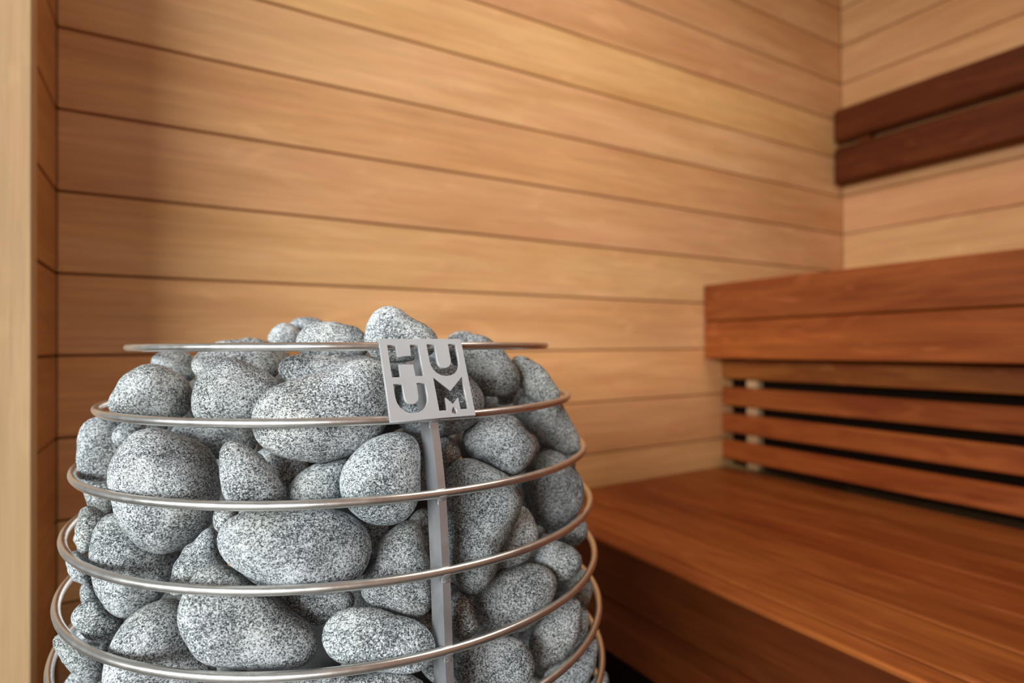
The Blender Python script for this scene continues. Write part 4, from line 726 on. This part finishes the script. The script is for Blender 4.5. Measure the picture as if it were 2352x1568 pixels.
    [[0.2377,0.6103,0.8218],[-0.863,-0.291,-0.413],[0.413,0.064,-0.909],[16.8,15.1,13.9,13.5,13.3,13.3,14.1,16.2,18.0,16.7,14.0,12.4,12.4,13.7,15.5,16.9],9.8,0.92],
    [[0.2514,0.584,0.8284],[-0.645,0.672,0.364],[0.57,0.105,0.815],[14.3,14.2,13.2,12.4,12.5,13.4,14.4,14.5,13.6,12.8,12.8,13.4,13.5,13.3,13.1,13.6],8.5,0.92],
    [[0.3287,0.5349,0.8129],[0.821,0.398,-0.411],[0.182,0.499,0.847],[13.8,13.9,13.7,12.9,11.8,11.0,11.4,13.2,15.1,15.0,13.4,11.8,11.2,11.7,12.6,13.4],8.5,0.92],
    [[-0.0117,0.6145,0.8047],[-0.281,-0.62,-0.732],[0.734,-0.631,0.253],[18.9,17.8,16.3,15.2,14.2,13.6,14.2,16.6,19.5,19.6,17.0,14.2,12.9,13.5,15.6,18.0],11.3,0.92],
    [[-0.0142,0.6669,0.8091],[-0.46,0.4,0.793],[-0.056,0.878,-0.475],[15.9,16.2,16.0,15.0,13.6,12.7,13.3,15.4,17.4,17.2,15.3,13.6,13.1,13.7,14.6,15.3],9.3,0.92],
    [[-0.0204,0.6394,0.8011],[0.492,-0.423,-0.761],[-0.055,-0.887,0.458],[15.8,13.5,11.2,10.7,11.4,12.4,13.4,14.2,14.5,13.8,12.5,11.3,10.8,11.3,13.1,15.4],9.9,0.92],
    [[0.3519,0.5476,0.7909],[-0.418,0.859,0.294],[0.654,0.51,-0.559],[24.8,22.4,19.4,17.8,17.3,17.5,18.7,21.4,24.3,24.2,21.1,17.5,15.6,16.4,19.7,23.6],11.4,0.92],
    [[0.1881,0.5266,0.8127],[-0.868,-0.183,0.462],[-0.319,-0.507,-0.801],[23.3,21.8,21.4,21.7,21.7,21.1,21.1,22.6,24.4,24.2,22.1,20.2,19.9,21.3,23.2,24.1],16.6,0.92],
    [[-0.0312,0.5959,0.7904],[-0.611,0.732,0.302],[-0.173,-0.495,0.851],[14.6,13.2,11.3,10.5,10.7,11.2,11.8,12.4,13.2,13.1,12.3,11.3,10.4,10.2,11.2,13.3],7.8,0.92],
    [[0.3152,0.5423,0.7892],[-0.359,0.781,-0.511],[-0.095,0.514,0.853],[17.4,17.1,16.5,15.7,14.5,13.6,13.9,16.1,18.6,18.7,16.6,14.4,13.5,14.1,15.5,16.8],10.6,0.92],
    [[0.2675,0.7724,0.7682],[-0.013,-0.935,-0.354],[0.624,-0.284,0.728],[18.9,16.3,14.2,13.9,14.6,15.5,16.4,17.5,18.3,17.6,15.6,13.8,13.3,14.6,17.1,19.2],10.7,0.92],
    [[0.3529,0.6591,0.7884],[0.043,0.114,-0.993],[-0.038,0.993,0.112],[19.2,18.9,18.4,17.5,16.7,16.8,18.2,20.6,21.3,19.3,16.8,16.2,17.1,18.4,19.2,19.4],12.0,0.92],
    [[0.3103,0.6145,0.7617],[0.911,0.16,0.379],[-0.406,0.504,0.762],[13.7,12.0,10.2,9.7,10.4,11.4,12.3,12.6,12.5,12.0,11.2,10.4,10.0,10.4,11.8,13.5],8.8,0.92],
    [[0.299,0.5828,0.7837],[0.82,-0.564,0.102],[-0.013,0.16,0.987],[26.0,25.5,23.5,22.2,22.7,24.7,26.3,26.2,24.4,23.0,23.2,24.2,24.5,24.0,23.9,24.9],14.5,0.92],
    [[0.3658,0.5436,0.7543],[-0.625,0.778,-0.07],[-0.291,-0.149,0.945],[14.9,14.3,14.1,14.7,15.4,15.3,14.4,13.6,13.9,15.0,15.6,15.2,14.4,14.0,14.5,15.0],9.6,0.92],
    [[-0.0331,0.652,0.7795],[0.876,0.03,0.481],[0.272,-0.855,-0.441],[15.5,14.0,12.4,11.4,11.0,11.0,11.8,13.7,15.6,15.4,13.2,10.9,9.9,10.6,12.7,14.9],10.4,0.92],
    [[-0.0406,0.674,0.7613],[-0.462,0.065,-0.885],[0.539,-0.772,-0.338],[12.3,11.2,9.6,8.8,9.0,9.6,10.3,10.8,11.3,11.3,10.6,9.4,8.5,8.7,10.0,11.7],6.8,0.92],
    [[-0.0276,0.595,0.7691],[-0.694,-0.494,-0.525],[-0.132,0.803,-0.581],[14.9,13.6,11.6,10.1,9.4,9.9,12.0,15.1,16.4,13.7,10.6,9.3,9.7,11.0,12.6,14.2],8.0,0.92],
    [[0.2653,0.4975,0.7555],[-0.637,-0.652,-0.411],[-0.592,0.755,-0.281],[15.3,15.3,15.8,16.0,15.7,15.4,15.8,16.7,17.0,15.9,14.7,14.6,15.6,16.8,17.0,16.1],9.6,0.92],
    [[0.2823,0.5248,0.7783],[0.499,0.665,-0.556],[-0.599,0.728,0.332],[14.0,13.4,12.7,12.6,12.7,12.6,12.2,12.2,13.0,14.0,14.0,13.0,11.9,11.5,12.2,13.5],8.0,0.92],
    [[-0.022,0.6907,0.7651],[-0.307,0.414,0.857],[-0.95,-0.088,-0.298],[17.7,16.3,15.1,14.8,14.9,14.9,15.3,16.5,17.7,17.8,16.2,14.2,13.4,14.4,16.5,18.0],9.8,0.92],
    [[-0.0127,0.6521,0.7626],[0.363,0.924,0.119],[-0.792,0.238,0.562],[19.1,18.0,16.8,16.1,15.7,15.2,15.2,16.5,18.8,19.6,18.1,15.8,14.3,14.4,16.1,18.3],11.4,0.92],
    [[0.0227,0.6523,0.7539],[0.07,0.284,-0.956],[-0.445,0.867,0.225],[30.5,30.8,27.5,23.7,22.1,23.3,26.0,28.3,28.8,28.1,27.0,25.8,24.1,22.8,23.4,26.7],16.5,0.92],
    [[0.0049,0.75,0.7538],[0.76,0.645,0.078],[-0.62,0.756,-0.212],[12.4,13.0,12.4,11.1,9.9,9.6,10.6,12.4,13.5,12.7,11.3,10.6,10.5,10.6,10.7,11.3],8.8,0.92],
    [[0.2933,0.6626,0.7287],[0.242,0.967,0.083],[-0.4,0.021,0.916],[13.7,14.0,15.0,15.5,15.0,13.9,13.4,14.0,15.0,15.3,14.7,14.2,14.2,14.7,14.8,14.2],10.5,0.92],
    [[0.3509,0.7594,0.726],[0.792,-0.07,-0.606],[0.439,0.755,0.486],[22.7,22.6,19.6,16.8,15.7,16.4,18.4,20.5,21.4,20.5,19.2,18.2,17.0,16.1,16.5,19.4],12.4,0.92],
    [[0.3376,0.5103,0.7324],[0.727,-0.581,-0.365],[-0.662,-0.455,-0.596],[12.6,11.8,11.6,11.7,11.6,11.5,11.7,12.6,13.5,13.0,11.6,10.7,10.8,11.8,12.9,13.2],9.6,0.92],
    [[0.3691,0.5464,0.7125],[-0.579,0.741,0.34],[-0.48,-0.647,0.592],[16.9,15.0,13.6,13.3,13.4,13.8,14.8,16.5,17.7,16.6,14.1,12.2,12.2,13.9,16.2,17.6],10.5,0.92],
    [[0.3581,0.4978,0.7174],[-0.106,-0.993,-0.047],[-0.927,0.082,0.365],[13.4,12.9,12.3,11.7,11.0,10.5,10.9,12.4,14.1,14.2,12.6,10.8,10.1,10.7,12.0,13.2],8.8,0.92],
    [[0.3223,0.5149,0.6708],[-0.944,-0.307,-0.123],[-0.228,0.337,0.914],[33.7,29.1,25.4,24.8,25.8,26.8,27.9,30.0,32.3,31.4,28.0,24.9,23.7,25.1,28.9,33.3],20.3,0.92],
    [[0.3544,0.5016,0.6483],[0.754,0.303,0.583],[-0.654,0.26,0.711],[16.9,16.4,15.8,15.6,15.5,15.0,14.5,14.7,16.1,17.4,17.3,15.8,14.2,13.8,14.9,16.4],10.7,0.92],
    [[0.353,0.4859,0.6807],[0.551,-0.498,-0.67],[-0.297,-0.867,0.4],[13.6,14.6,15.1,14.5,13.6,13.1,13.7,14.6,14.8,14.2,13.7,13.9,14.4,14.4,13.8,13.2],9.5,0.92],
    [[0.3474,0.5447,0.6361],[-0.92,0.354,0.165],[0.391,0.83,0.398],[11.3,11.0,10.6,9.9,9.4,9.6,10.7,12.0,12.4,11.3,9.7,9.1,9.6,10.6,11.3,11.4],8.7,0.92],
    [[0.3939,0.5911,0.5951],[0.693,-0.378,-0.613],[0.428,0.901,-0.071],[20.7,20.5,18.3,16.3,15.7,16.3,17.3,18.2,18.9,19.2,19.0,17.9,16.2,15.1,15.7,18.3],13.9,0.92],
    [[0.3767,0.5577,0.6342],[0.094,0.895,-0.437],[0.315,0.39,0.865],[17.9,17.9,16.2,14.2,13.5,14.4,16.1,17.1,17.0,16.3,15.9,15.4,14.7,14.2,14.5,16.2],9.3,0.92],
    [[0.3764,0.5445,0.611],[0.885,-0.459,0.078],[-0.218,-0.557,-0.801],[21.4,20.1,17.3,15.5,15.8,17.7,19.7,20.4,19.7,18.6,17.9,17.2,16.7,16.7,18.0,20.2],12.1,0.92],
    [[0.3631,0.507,0.6212],[-0.098,-0.967,-0.233],[0.933,-0.007,-0.361],[11.3,11.2,10.7,10.0,9.7,10.3,11.5,12.4,12.0,10.6,9.6,9.7,10.5,11.2,11.4,11.3],8.0,0.92],
    [[-0.0504,0.63,0.6661],[0.057,0.858,-0.51],[-0.998,0.061,-0.008],[14.8,13.8,12.9,12.1,11.6,11.8,13.1,15.1,16.2,14.8,12.4,10.9,11.2,12.7,14.3,15.1],8.6,0.92],
    [[-0.0418,0.5826,0.6834],[-0.895,0.347,0.28],[0.288,0.929,-0.232],[17.0,17.7,16.3,14.1,12.7,13.0,14.6,16.5,17.0,16.2,15.3,14.6,14.1,13.5,13.6,15.0],10.7,0.92],
    [[0.3197,0.4674,0.6225],[-0.701,0.515,0.493],[-0.506,-0.847,0.164],[16.5,14.6,12.3,11.5,12.2,13.7,14.9,15.3,14.9,14.2,13.3,12.6,12.1,12.5,14.0,16.0],8.7,0.92],
    [[0.3402,0.5423,0.6061],[-0.678,-0.268,-0.685],[0.511,-0.841,-0.176],[13.9,14.5,13.9,12.4,11.4,11.7,13.1,14.2,14.3,13.5,12.7,12.6,12.6,12.5,12.4,12.9],8.9,0.92],
    [[0.3529,0.4852,0.6195],[-0.651,0.677,-0.343],[-0.472,-0.008,0.882],[13.8,12.9,11.4,10.6,10.5,10.5,10.7,11.5,12.8,13.3,12.5,11.0,9.8,9.6,10.7,12.7],6.5,0.92],
    [[0.3745,0.5059,0.5838],[0.758,-0.281,-0.589],[-0.49,-0.841,-0.228],[12.1,11.8,11.5,11.5,11.5,11.2,10.6,10.6,11.4,12.4,12.6,11.7,10.6,10.3,10.8,11.7],7.9,0.92],
    [[0.3491,0.496,0.5974],[-0.3,0.929,-0.218],[0.64,0.026,-0.768],[16.7,14.5,12.5,12.0,12.1,12.3,12.8,14.4,16.4,15.8,13.6,11.8,11.0,11.6,13.5,16.0],8.7,0.92],
    [[0.3002,0.6659,0.536],[0.285,-0.958,-0.037],[0.256,0.039,0.966],[14.7,13.2,10.6,9.2,9.0,9.8,10.9,12.4,13.4,13.0,11.6,9.9,8.8,8.8,10.4,13.1],7.2,0.92],
    [[0.2271,0.5101,0.6124],[0.037,0.828,0.559],[0.72,-0.41,0.559],[20.4,18.9,17.8,17.9,18.6,19.0,18.8,18.9,19.6,20.2,19.5,17.9,16.9,17.6,19.5,20.8],13.6,0.92],
    [[0.3567,0.5255,0.5896],[-0.847,-0.323,0.423],[-0.531,0.466,-0.708],[15.1,14.2,12.2,10.7,10.6,11.8,13.9,15.3,14.8,12.8,11.5,11.3,11.6,12.1,12.8,14.1],9.3,0.92],
    [[0.384,0.5515,0.559],[-0.235,0.62,-0.748],[-0.609,0.506,0.611],[15.3,15.1,13.7,12.5,12.4,13.5,15.0,15.8,15.0,13.6,12.9,13.2,13.6,13.7,13.8,14.5],8.6,0.92],
    [[0.3384,0.4767,0.5792],[0.14,-0.515,0.846],[0.876,-0.334,-0.349],[17.7,15.6,14.3,14.2,14.4,14.7,15.7,17.4,18.5,17.3,14.8,13.1,13.2,14.9,17.2,18.5],9.2,0.92],
    [[0.3233,0.5042,0.5813],[-0.76,-0.382,-0.526],[-0.442,0.897,-0.011],[13.1,13.4,13.7,13.3,12.3,11.3,11.4,12.7,14.3,14.5,13.3,12.1,11.7,12.0,12.6,12.9],8.7,0.92],
    [[0.3089,0.4778,0.5947],[-0.382,0.628,0.678],[-0.692,0.292,-0.661],[25.2,22.1,18.2,16.7,17.6,19.7,21.7,22.8,22.9,21.8,20.0,18.2,17.2,17.9,20.6,24.2],13.0,0.92],
    [[0.3802,0.509,0.5605],[-0.529,-0.289,-0.798],[-0.839,0.036,0.543],[13.9,12.7,11.8,11.6,11.7,11.8,12.2,13.0,14.0,13.9,12.7,11.1,10.5,11.4,13.1,14.2],9.4,0.92],
    [[-0.0496,0.5918,0.6168],[0.332,-0.924,-0.19],[0.206,0.267,-0.941],[16.9,16.1,13.5,11.3,10.8,12.2,14.5,16.4,16.4,14.6,12.9,12.2,11.9,12.2,13.3,15.3],9.0,0.92],
    [[0.2898,0.6635,0.5135],[0.648,0.192,-0.737],[0.75,0.007,0.661],[19.8,17.4,15.3,14.9,15.6,16.4,16.9,17.6,18.4,18.2,16.9,15.4,14.6,15.0,16.9,19.3],11.2,0.92],
    [[-0.0389,0.6807,0.5921],[-0.707,0.179,-0.684],[0.003,-0.967,-0.256],[16.0,16.4,16.3,15.7,15.1,15.4,16.6,17.6,17.2,15.6,14.7,15.2,16.2,16.8,16.5,16.0],11.4,0.92],
    [[0.3844,0.5172,0.535],[-0.247,0.949,-0.196],[-0.739,-0.315,-0.595],[12.8,11.9,11.8,12.5,13.0,12.9,12.4,12.3,12.8,13.1,12.7,12.0,11.9,12.4,13.3,13.5],8.8,0.92],
    [[0.3778,0.5352,0.5217],[0.203,-0.296,-0.933],[-0.03,-0.955,0.297],[11.5,10.4,9.8,9.9,10.1,10.2,10.4,11.1,11.9,11.5,10.3,9.3,9.2,10.1,11.3,12.0],7.9,0.92],
    [[-0.0529,0.6087,0.6008],[-0.451,-0.801,0.395],[0.269,-0.543,-0.795],[13.6,14.1,13.0,11.4,10.4,10.6,11.8,13.2,13.6,12.9,12.1,11.8,11.5,11.0,11.0,11.9],8.3,0.92],
    [[0.3506,0.4642,0.5386],[-0.418,-0.292,-0.86],[0.644,0.573,-0.507],[16.6,15.2,12.4,10.7,10.3,10.8,11.8,13.5,15.0,14.8,13.3,11.7,10.2,9.8,11.0,14.1],9.3,0.92],
    [[0.3549,0.4839,0.5649],[-0.615,0.217,-0.758],[0.664,-0.376,-0.647],[14.9,14.6,12.5,10.4,9.7,10.4,12.0,13.6,14.1,13.3,12.2,11.3,10.5,10.2,10.8,12.9],8.1,0.92],
    [[-0.0326,0.591,0.5934],[0.456,0.842,-0.289],[0.545,-0.007,0.839],[20.1,20.0,18.6,16.8,15.1,14.4,15.7,19.3,22.3,20.8,17.4,15.4,15.1,15.8,16.9,18.6],13.0,0.92],
    [[0.3895,0.5249,0.5014],[0.69,-0.587,0.424],[0.032,-0.56,-0.828],[16.3,15.2,14.2,14.2,14.6,14.8,14.5,14.4,15.1,15.8,15.7,14.7,13.7,13.5,14.5,15.9],9.2,0.92],
    [[0.368,0.4959,0.5216],[0.83,-0.546,0.113],[0.106,0.353,0.93],[15.0,13.7,10.9,9.0,8.7,10.0,12.2,14.5,14.7,12.4,10.4,9.6,9.6,10.1,11.3,13.4],6.7,0.92],
    [[-0.0498,0.639,0.6027],[0.486,0.874,-0.018],[-0.587,0.342,0.734],[17.7,16.2,15.0,14.6,14.4,14.5,15.5,17.2,18.6,17.8,15.4,13.4,13.1,14.7,17.0,18.3],9.8,0.92],
    [[-0.0627,0.5898,0.586],[0.083,-0.861,0.502],[0.609,0.443,0.658],[12.0,11.2,10.3,9.7,9.3,9.3,10.3,12.2,13.3,11.8,9.7,8.8,9.1,10.1,11.1,11.9],7.2,0.92],
    [[-0.0663,0.638,0.5813],[0.281,-0.88,-0.383],[0.955,0.295,0.023],[13.3,13.1,12.8,12.4,11.7,11.5,12.2,13.8,14.8,13.7,12.0,11.3,11.6,12.5,13.1,13.4],8.9,0.92],
    [[-0.0523,0.6606,0.5793],[0.392,0.506,0.768],[0.268,0.736,-0.622],[14.5,13.8,11.2,9.0,8.3,9.1,10.8,12.9,13.7,12.6,11.0,9.8,9.1,8.9,9.8,12.2],7.7,0.92],
    [[0.3749,0.5544,0.5068],[0.609,0.396,-0.687],[0.502,-0.863,-0.053],[14.0,13.5,11.8,10.5,10.4,11.2,12.2,13.0,12.9,12.2,11.8,11.5,11.1,10.7,11.1,12.5],8.0,0.92],
    [[0.3137,0.4727,0.5459],[0.836,-0.189,-0.515],[-0.156,-0.982,0.107],[14.0,13.0,11.4,10.1,9.1,8.9,10.0,12.7,15.1,14.1,11.3,9.2,8.6,9.4,11.0,13.0],6.8,0.92],
    [[-0.0542,0.6738,0.5503],[0.095,0.151,-0.984],[0.699,-0.714,-0.042],[20.2,17.8,15.6,14.8,15.1,15.7,16.8,18.5,20.0,19.4,16.9,14.4,13.6,15.0,17.8,20.3],9.8,0.92],
    [[0.3383,0.4797,0.5211],[-0.477,-0.752,-0.455],[0.227,-0.605,0.763],[19.0,16.2,13.5,12.7,13.3,14.4,15.6,17.1,18.0,17.2,15.0,12.9,12.2,13.2,15.9,18.7],11.6,0.92],
    [[0.401,0.6292,0.446],[0.215,0.871,-0.442],[0.175,0.411,0.895],[18.3,17.3,15.1,13.7,14.0,15.6,17.4,18.1,17.1,15.6,14.9,15.0,15.1,15.2,15.8,17.2],10.9,0.92],
    [[0.3544,0.5699,0.4757],[-0.725,0.396,-0.564],[-0.482,0.294,0.826],[16.9,17.8,17.8,16.8,15.5,15.0,16.0,17.7,18.5,17.5,16.2,15.9,16.3,16.5,16.3,16.2],10.4,0.92],
    [[0.0857,0.8033,0.4131],[0.076,0.649,0.757],[-0.196,-0.735,0.649],[29.3,27.9,25.9,25.1,24.9,24.5,24.2,25.1,27.7,29.4,28.4,25.6,23.0,22.5,24.7,27.9],21.6,0.92],
    [[0.2953,0.4679,0.516],[-0.824,-0.04,0.564],[-0.187,-0.922,-0.339],[15.1,14.2,12.0,10.7,10.7,11.7,13.2,14.3,14.1,12.8,11.9,11.6,11.4,11.4,12.0,13.7],9.4,0.92],
    [[0.3415,0.5258,0.4904],[0.421,-0.75,-0.509],[0.722,0.617,-0.313],[18.2,17.8,15.3,12.7,11.1,11.5,14.1,17.7,19.4,17.0,13.9,12.3,12.1,12.7,13.9,16.1],10.8,0.92],
    [[0.3698,0.5504,0.7789],[0.822,-0.251,0.512],[-0.57,-0.377,0.73],[13.2,14.3,14.2,13.2,12.2,12.1,12.8,13.3,13.3,13.1,13.3,13.6,13.5,12.7,11.9,12.0],7.6,0.92],
    [[-0.0288,0.6193,0.7881],[-0.961,-0.05,0.271],[-0.171,0.878,-0.447],[11.9,10.6,9.8,9.7,9.9,10.0,10.6,11.6,12.5,11.7,10.1,9.0,9.0,10.1,11.5,12.4],7.7,0.92],
    [[0.3591,0.5164,0.7642],[0.063,0.957,0.284],[-0.948,-0.032,0.318],[12.4,12.8,13.2,13.0,12.1,11.1,11.0,12.2,13.5,13.8,12.9,11.8,11.5,11.8,12.2,12.3],8.8,0.92],
    [[-0.0443,0.6344,0.7005],[-0.553,-0.766,-0.329],[0.293,-0.549,0.783],[12.9,12.4,10.8,9.7,9.6,10.5,11.9,12.8,12.4,11.1,10.4,10.4,10.5,10.5,10.9,11.9],9.0,0.92],
    [[0.3791,0.5202,0.6503],[0.169,-0.449,-0.878],[-0.948,0.17,-0.269],[12.9,12.8,12.2,11.1,10.1,10.2,11.5,13.4,14.1,13.0,11.1,10.2,10.4,11.3,12.1,12.6],7.9,0.92],
    [[0.3399,0.4733,0.6329],[0.748,-0.531,0.399],[-0.652,-0.472,0.594],[11.4,11.0,10.1,9.2,8.5,8.8,10.2,11.9,12.5,11.1,9.3,8.4,8.8,9.7,10.7,11.3],8.0,0.92],
    [[-0.0473,0.6036,0.6577],[-0.122,-0.655,0.745],[0.315,-0.738,-0.597],[14.4,12.5,11.1,10.9,11.2,11.7,12.5,13.7,14.6,13.8,11.9,10.4,10.2,11.4,13.4,14.9],9.4,0.92],
    [[0.3351,0.4623,0.5554],[0.944,0.33,-0.002],[-0.184,0.533,0.826],[11.9,11.5,10.3,9.2,8.9,9.7,11.2,12.5,12.3,10.6,9.4,9.3,9.8,10.3,10.7,11.4],6.7,0.92],
    [[0.3551,0.4743,0.5044],[0.713,0.357,0.603],[0.521,0.306,-0.797],[14.6,13.5,12.6,11.9,11.4,11.6,12.9,15.0,16.0,14.5,12.0,10.7,11.0,12.5,14.1,14.9],9.1,0.92],
]

SHADES = {4: 0.62, 11: 0.72, 19: 0.75, 31: 0.78, 7: 0.85, 17: 0.8, 18: 0.88, 10: 0.8}  # per-stone darkening: stone colour plus painted weaker light, mostly on the right

def periodic(vals, n):
    """Smooth closed curve through the outline radii (trigonometric interpolation)."""
    m = len(vals)
    out = []
    for i in range(n):
        t = 2 * math.pi * i / n
        s = sum(vals) / m
        for k in range(1, m // 2):
            a = sum(v * math.cos(2 * math.pi * k * j / m) for j, v in enumerate(vals)) * 2 / m
            b = sum(v * math.sin(2 * math.pi * k * j / m) for j, v in enumerate(vals)) * 2 / m
            s += a * math.cos(k * t) + b * math.sin(k * t)
        out.append(s)
    return out

def stone_mesh(radii, T, e, seed, nt=56, nr=26):
    rad = periodic([r / 1000 for r in radii], nt)
    T /= 1000
    off = Vector((seed * 3.71, seed * 1.37, seed * 7.13))
    vs, fs = [], []
    def pt(r, th, ph):
        c = abs(math.cos(ph)) ** e
        s = math.copysign(abs(math.sin(ph)) ** e, math.sin(ph))
        p = Vector((r * c * math.cos(th), r * c * math.sin(th), T * s))
        q = p + off
        big = min(1.0, max(0.35, (T - 0.010) / 0.010))
        lump = (noise.noise(q * 26) * 0.20 + noise.noise(q * 60) * 0.05) * T * big
        p.z += lump * abs(s)
        m = noise.noise(q * 160) * 0.00035 + noise.noise(q * 420) * 0.00012
        n = Vector((p.x, p.y, p.z * 1.5))
        if n.length > 1e-6:
            p += n.normalized() * m
        return p
    vs.append(pt(0.0001, 0, -math.pi / 2 + 1e-4))
    for i in range(1, nr):
        ph = -math.pi / 2 + math.pi * i / nr
        for j in range(nt):
            vs.append(pt(rad[j], 2 * math.pi * j / nt, ph))
    vs.append(pt(0.0001, 0, math.pi / 2 - 1e-4))
    for j in range(nt):
        fs.append((0, 1 + (j + 1) % nt, 1 + j))
    for i in range(nr - 2):
        for j in range(nt):
            a = 1 + i * nt
            fs.append((a + j, a + (j + 1) % nt, a + nt + (j + 1) % nt, a + nt + j))
    last = len(vs) - 1
    a = 1 + (nr - 2) * nt
    for j in range(nt):
        fs.append((last, a + j, a + (j + 1) % nt))
    me = bpy.data.meshes.new('sauna_stone')
    me.from_pydata(vs, [], fs)
    me.polygons.foreach_set('use_smooth', [True] * len(fs))
    me.materials.append(M_STONE)
    return me

def place_stone(row, seed, lab, nt, nr, shade):
    c, ax, az, radii, T, e = row
    o = link('sauna_stone', stone_mesh(radii, T, e, seed, nt, nr))
    ax, az = Vector(ax).normalized(), Vector(az).normalized()
    ay = az.cross(ax).normalized()
    ax = ay.cross(az)
    o.matrix_world = Matrix(((ax.x, ay.x, az.x, c[0]), (ax.y, ay.y, az.y, c[1]), (ax.z, ay.z, az.z, c[2]), (0, 0, 0, 1)))
    o['label'] = lab
    o['category'] = 'stone'
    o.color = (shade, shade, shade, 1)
    return o
for i, (lab, row) in enumerate(STONES):
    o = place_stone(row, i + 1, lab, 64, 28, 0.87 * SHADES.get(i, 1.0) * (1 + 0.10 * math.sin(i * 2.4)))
    o['group'] = 'granite stones at the face of the heater basket'
ORD = ['first', 'second', 'third', 'fourth', 'fifth', 'sixth', 'seventh', 'eighth', 'ninth', 'tenth', 'eleventh', 'twelfth', 'thirteenth', 'fourteenth', 'fifteenth']
for i, row in enumerate(CORE_STONES):
    c = Vector(row[0]) - Vector((HX, HY, 0))
    depth = c.x * 0.2674 + c.y * 0.9636          # away from the doorway side
    side = c.x * 0.9636 - c.y * 0.2674
    n = max(1, min(len(RZ) - 1, sum(1 for z in RZ if z > row[0][2])))
    where = ('back' if depth > 0.05 else 'front' if depth < -0.05 else 'middle') + ' ' + ('left' if side < -0.06 else 'right' if side > 0.06 else 'centre')
    lab = 'grey granite stone packed inside the basket, ' + where + ', ' + ORD[n - 1] + ' layer down from the top ring'
    o = place_stone(row, i + 101, lab, 32, 16, 0.9)
    o['group'] = 'granite stones packed deeper in the heater basket'
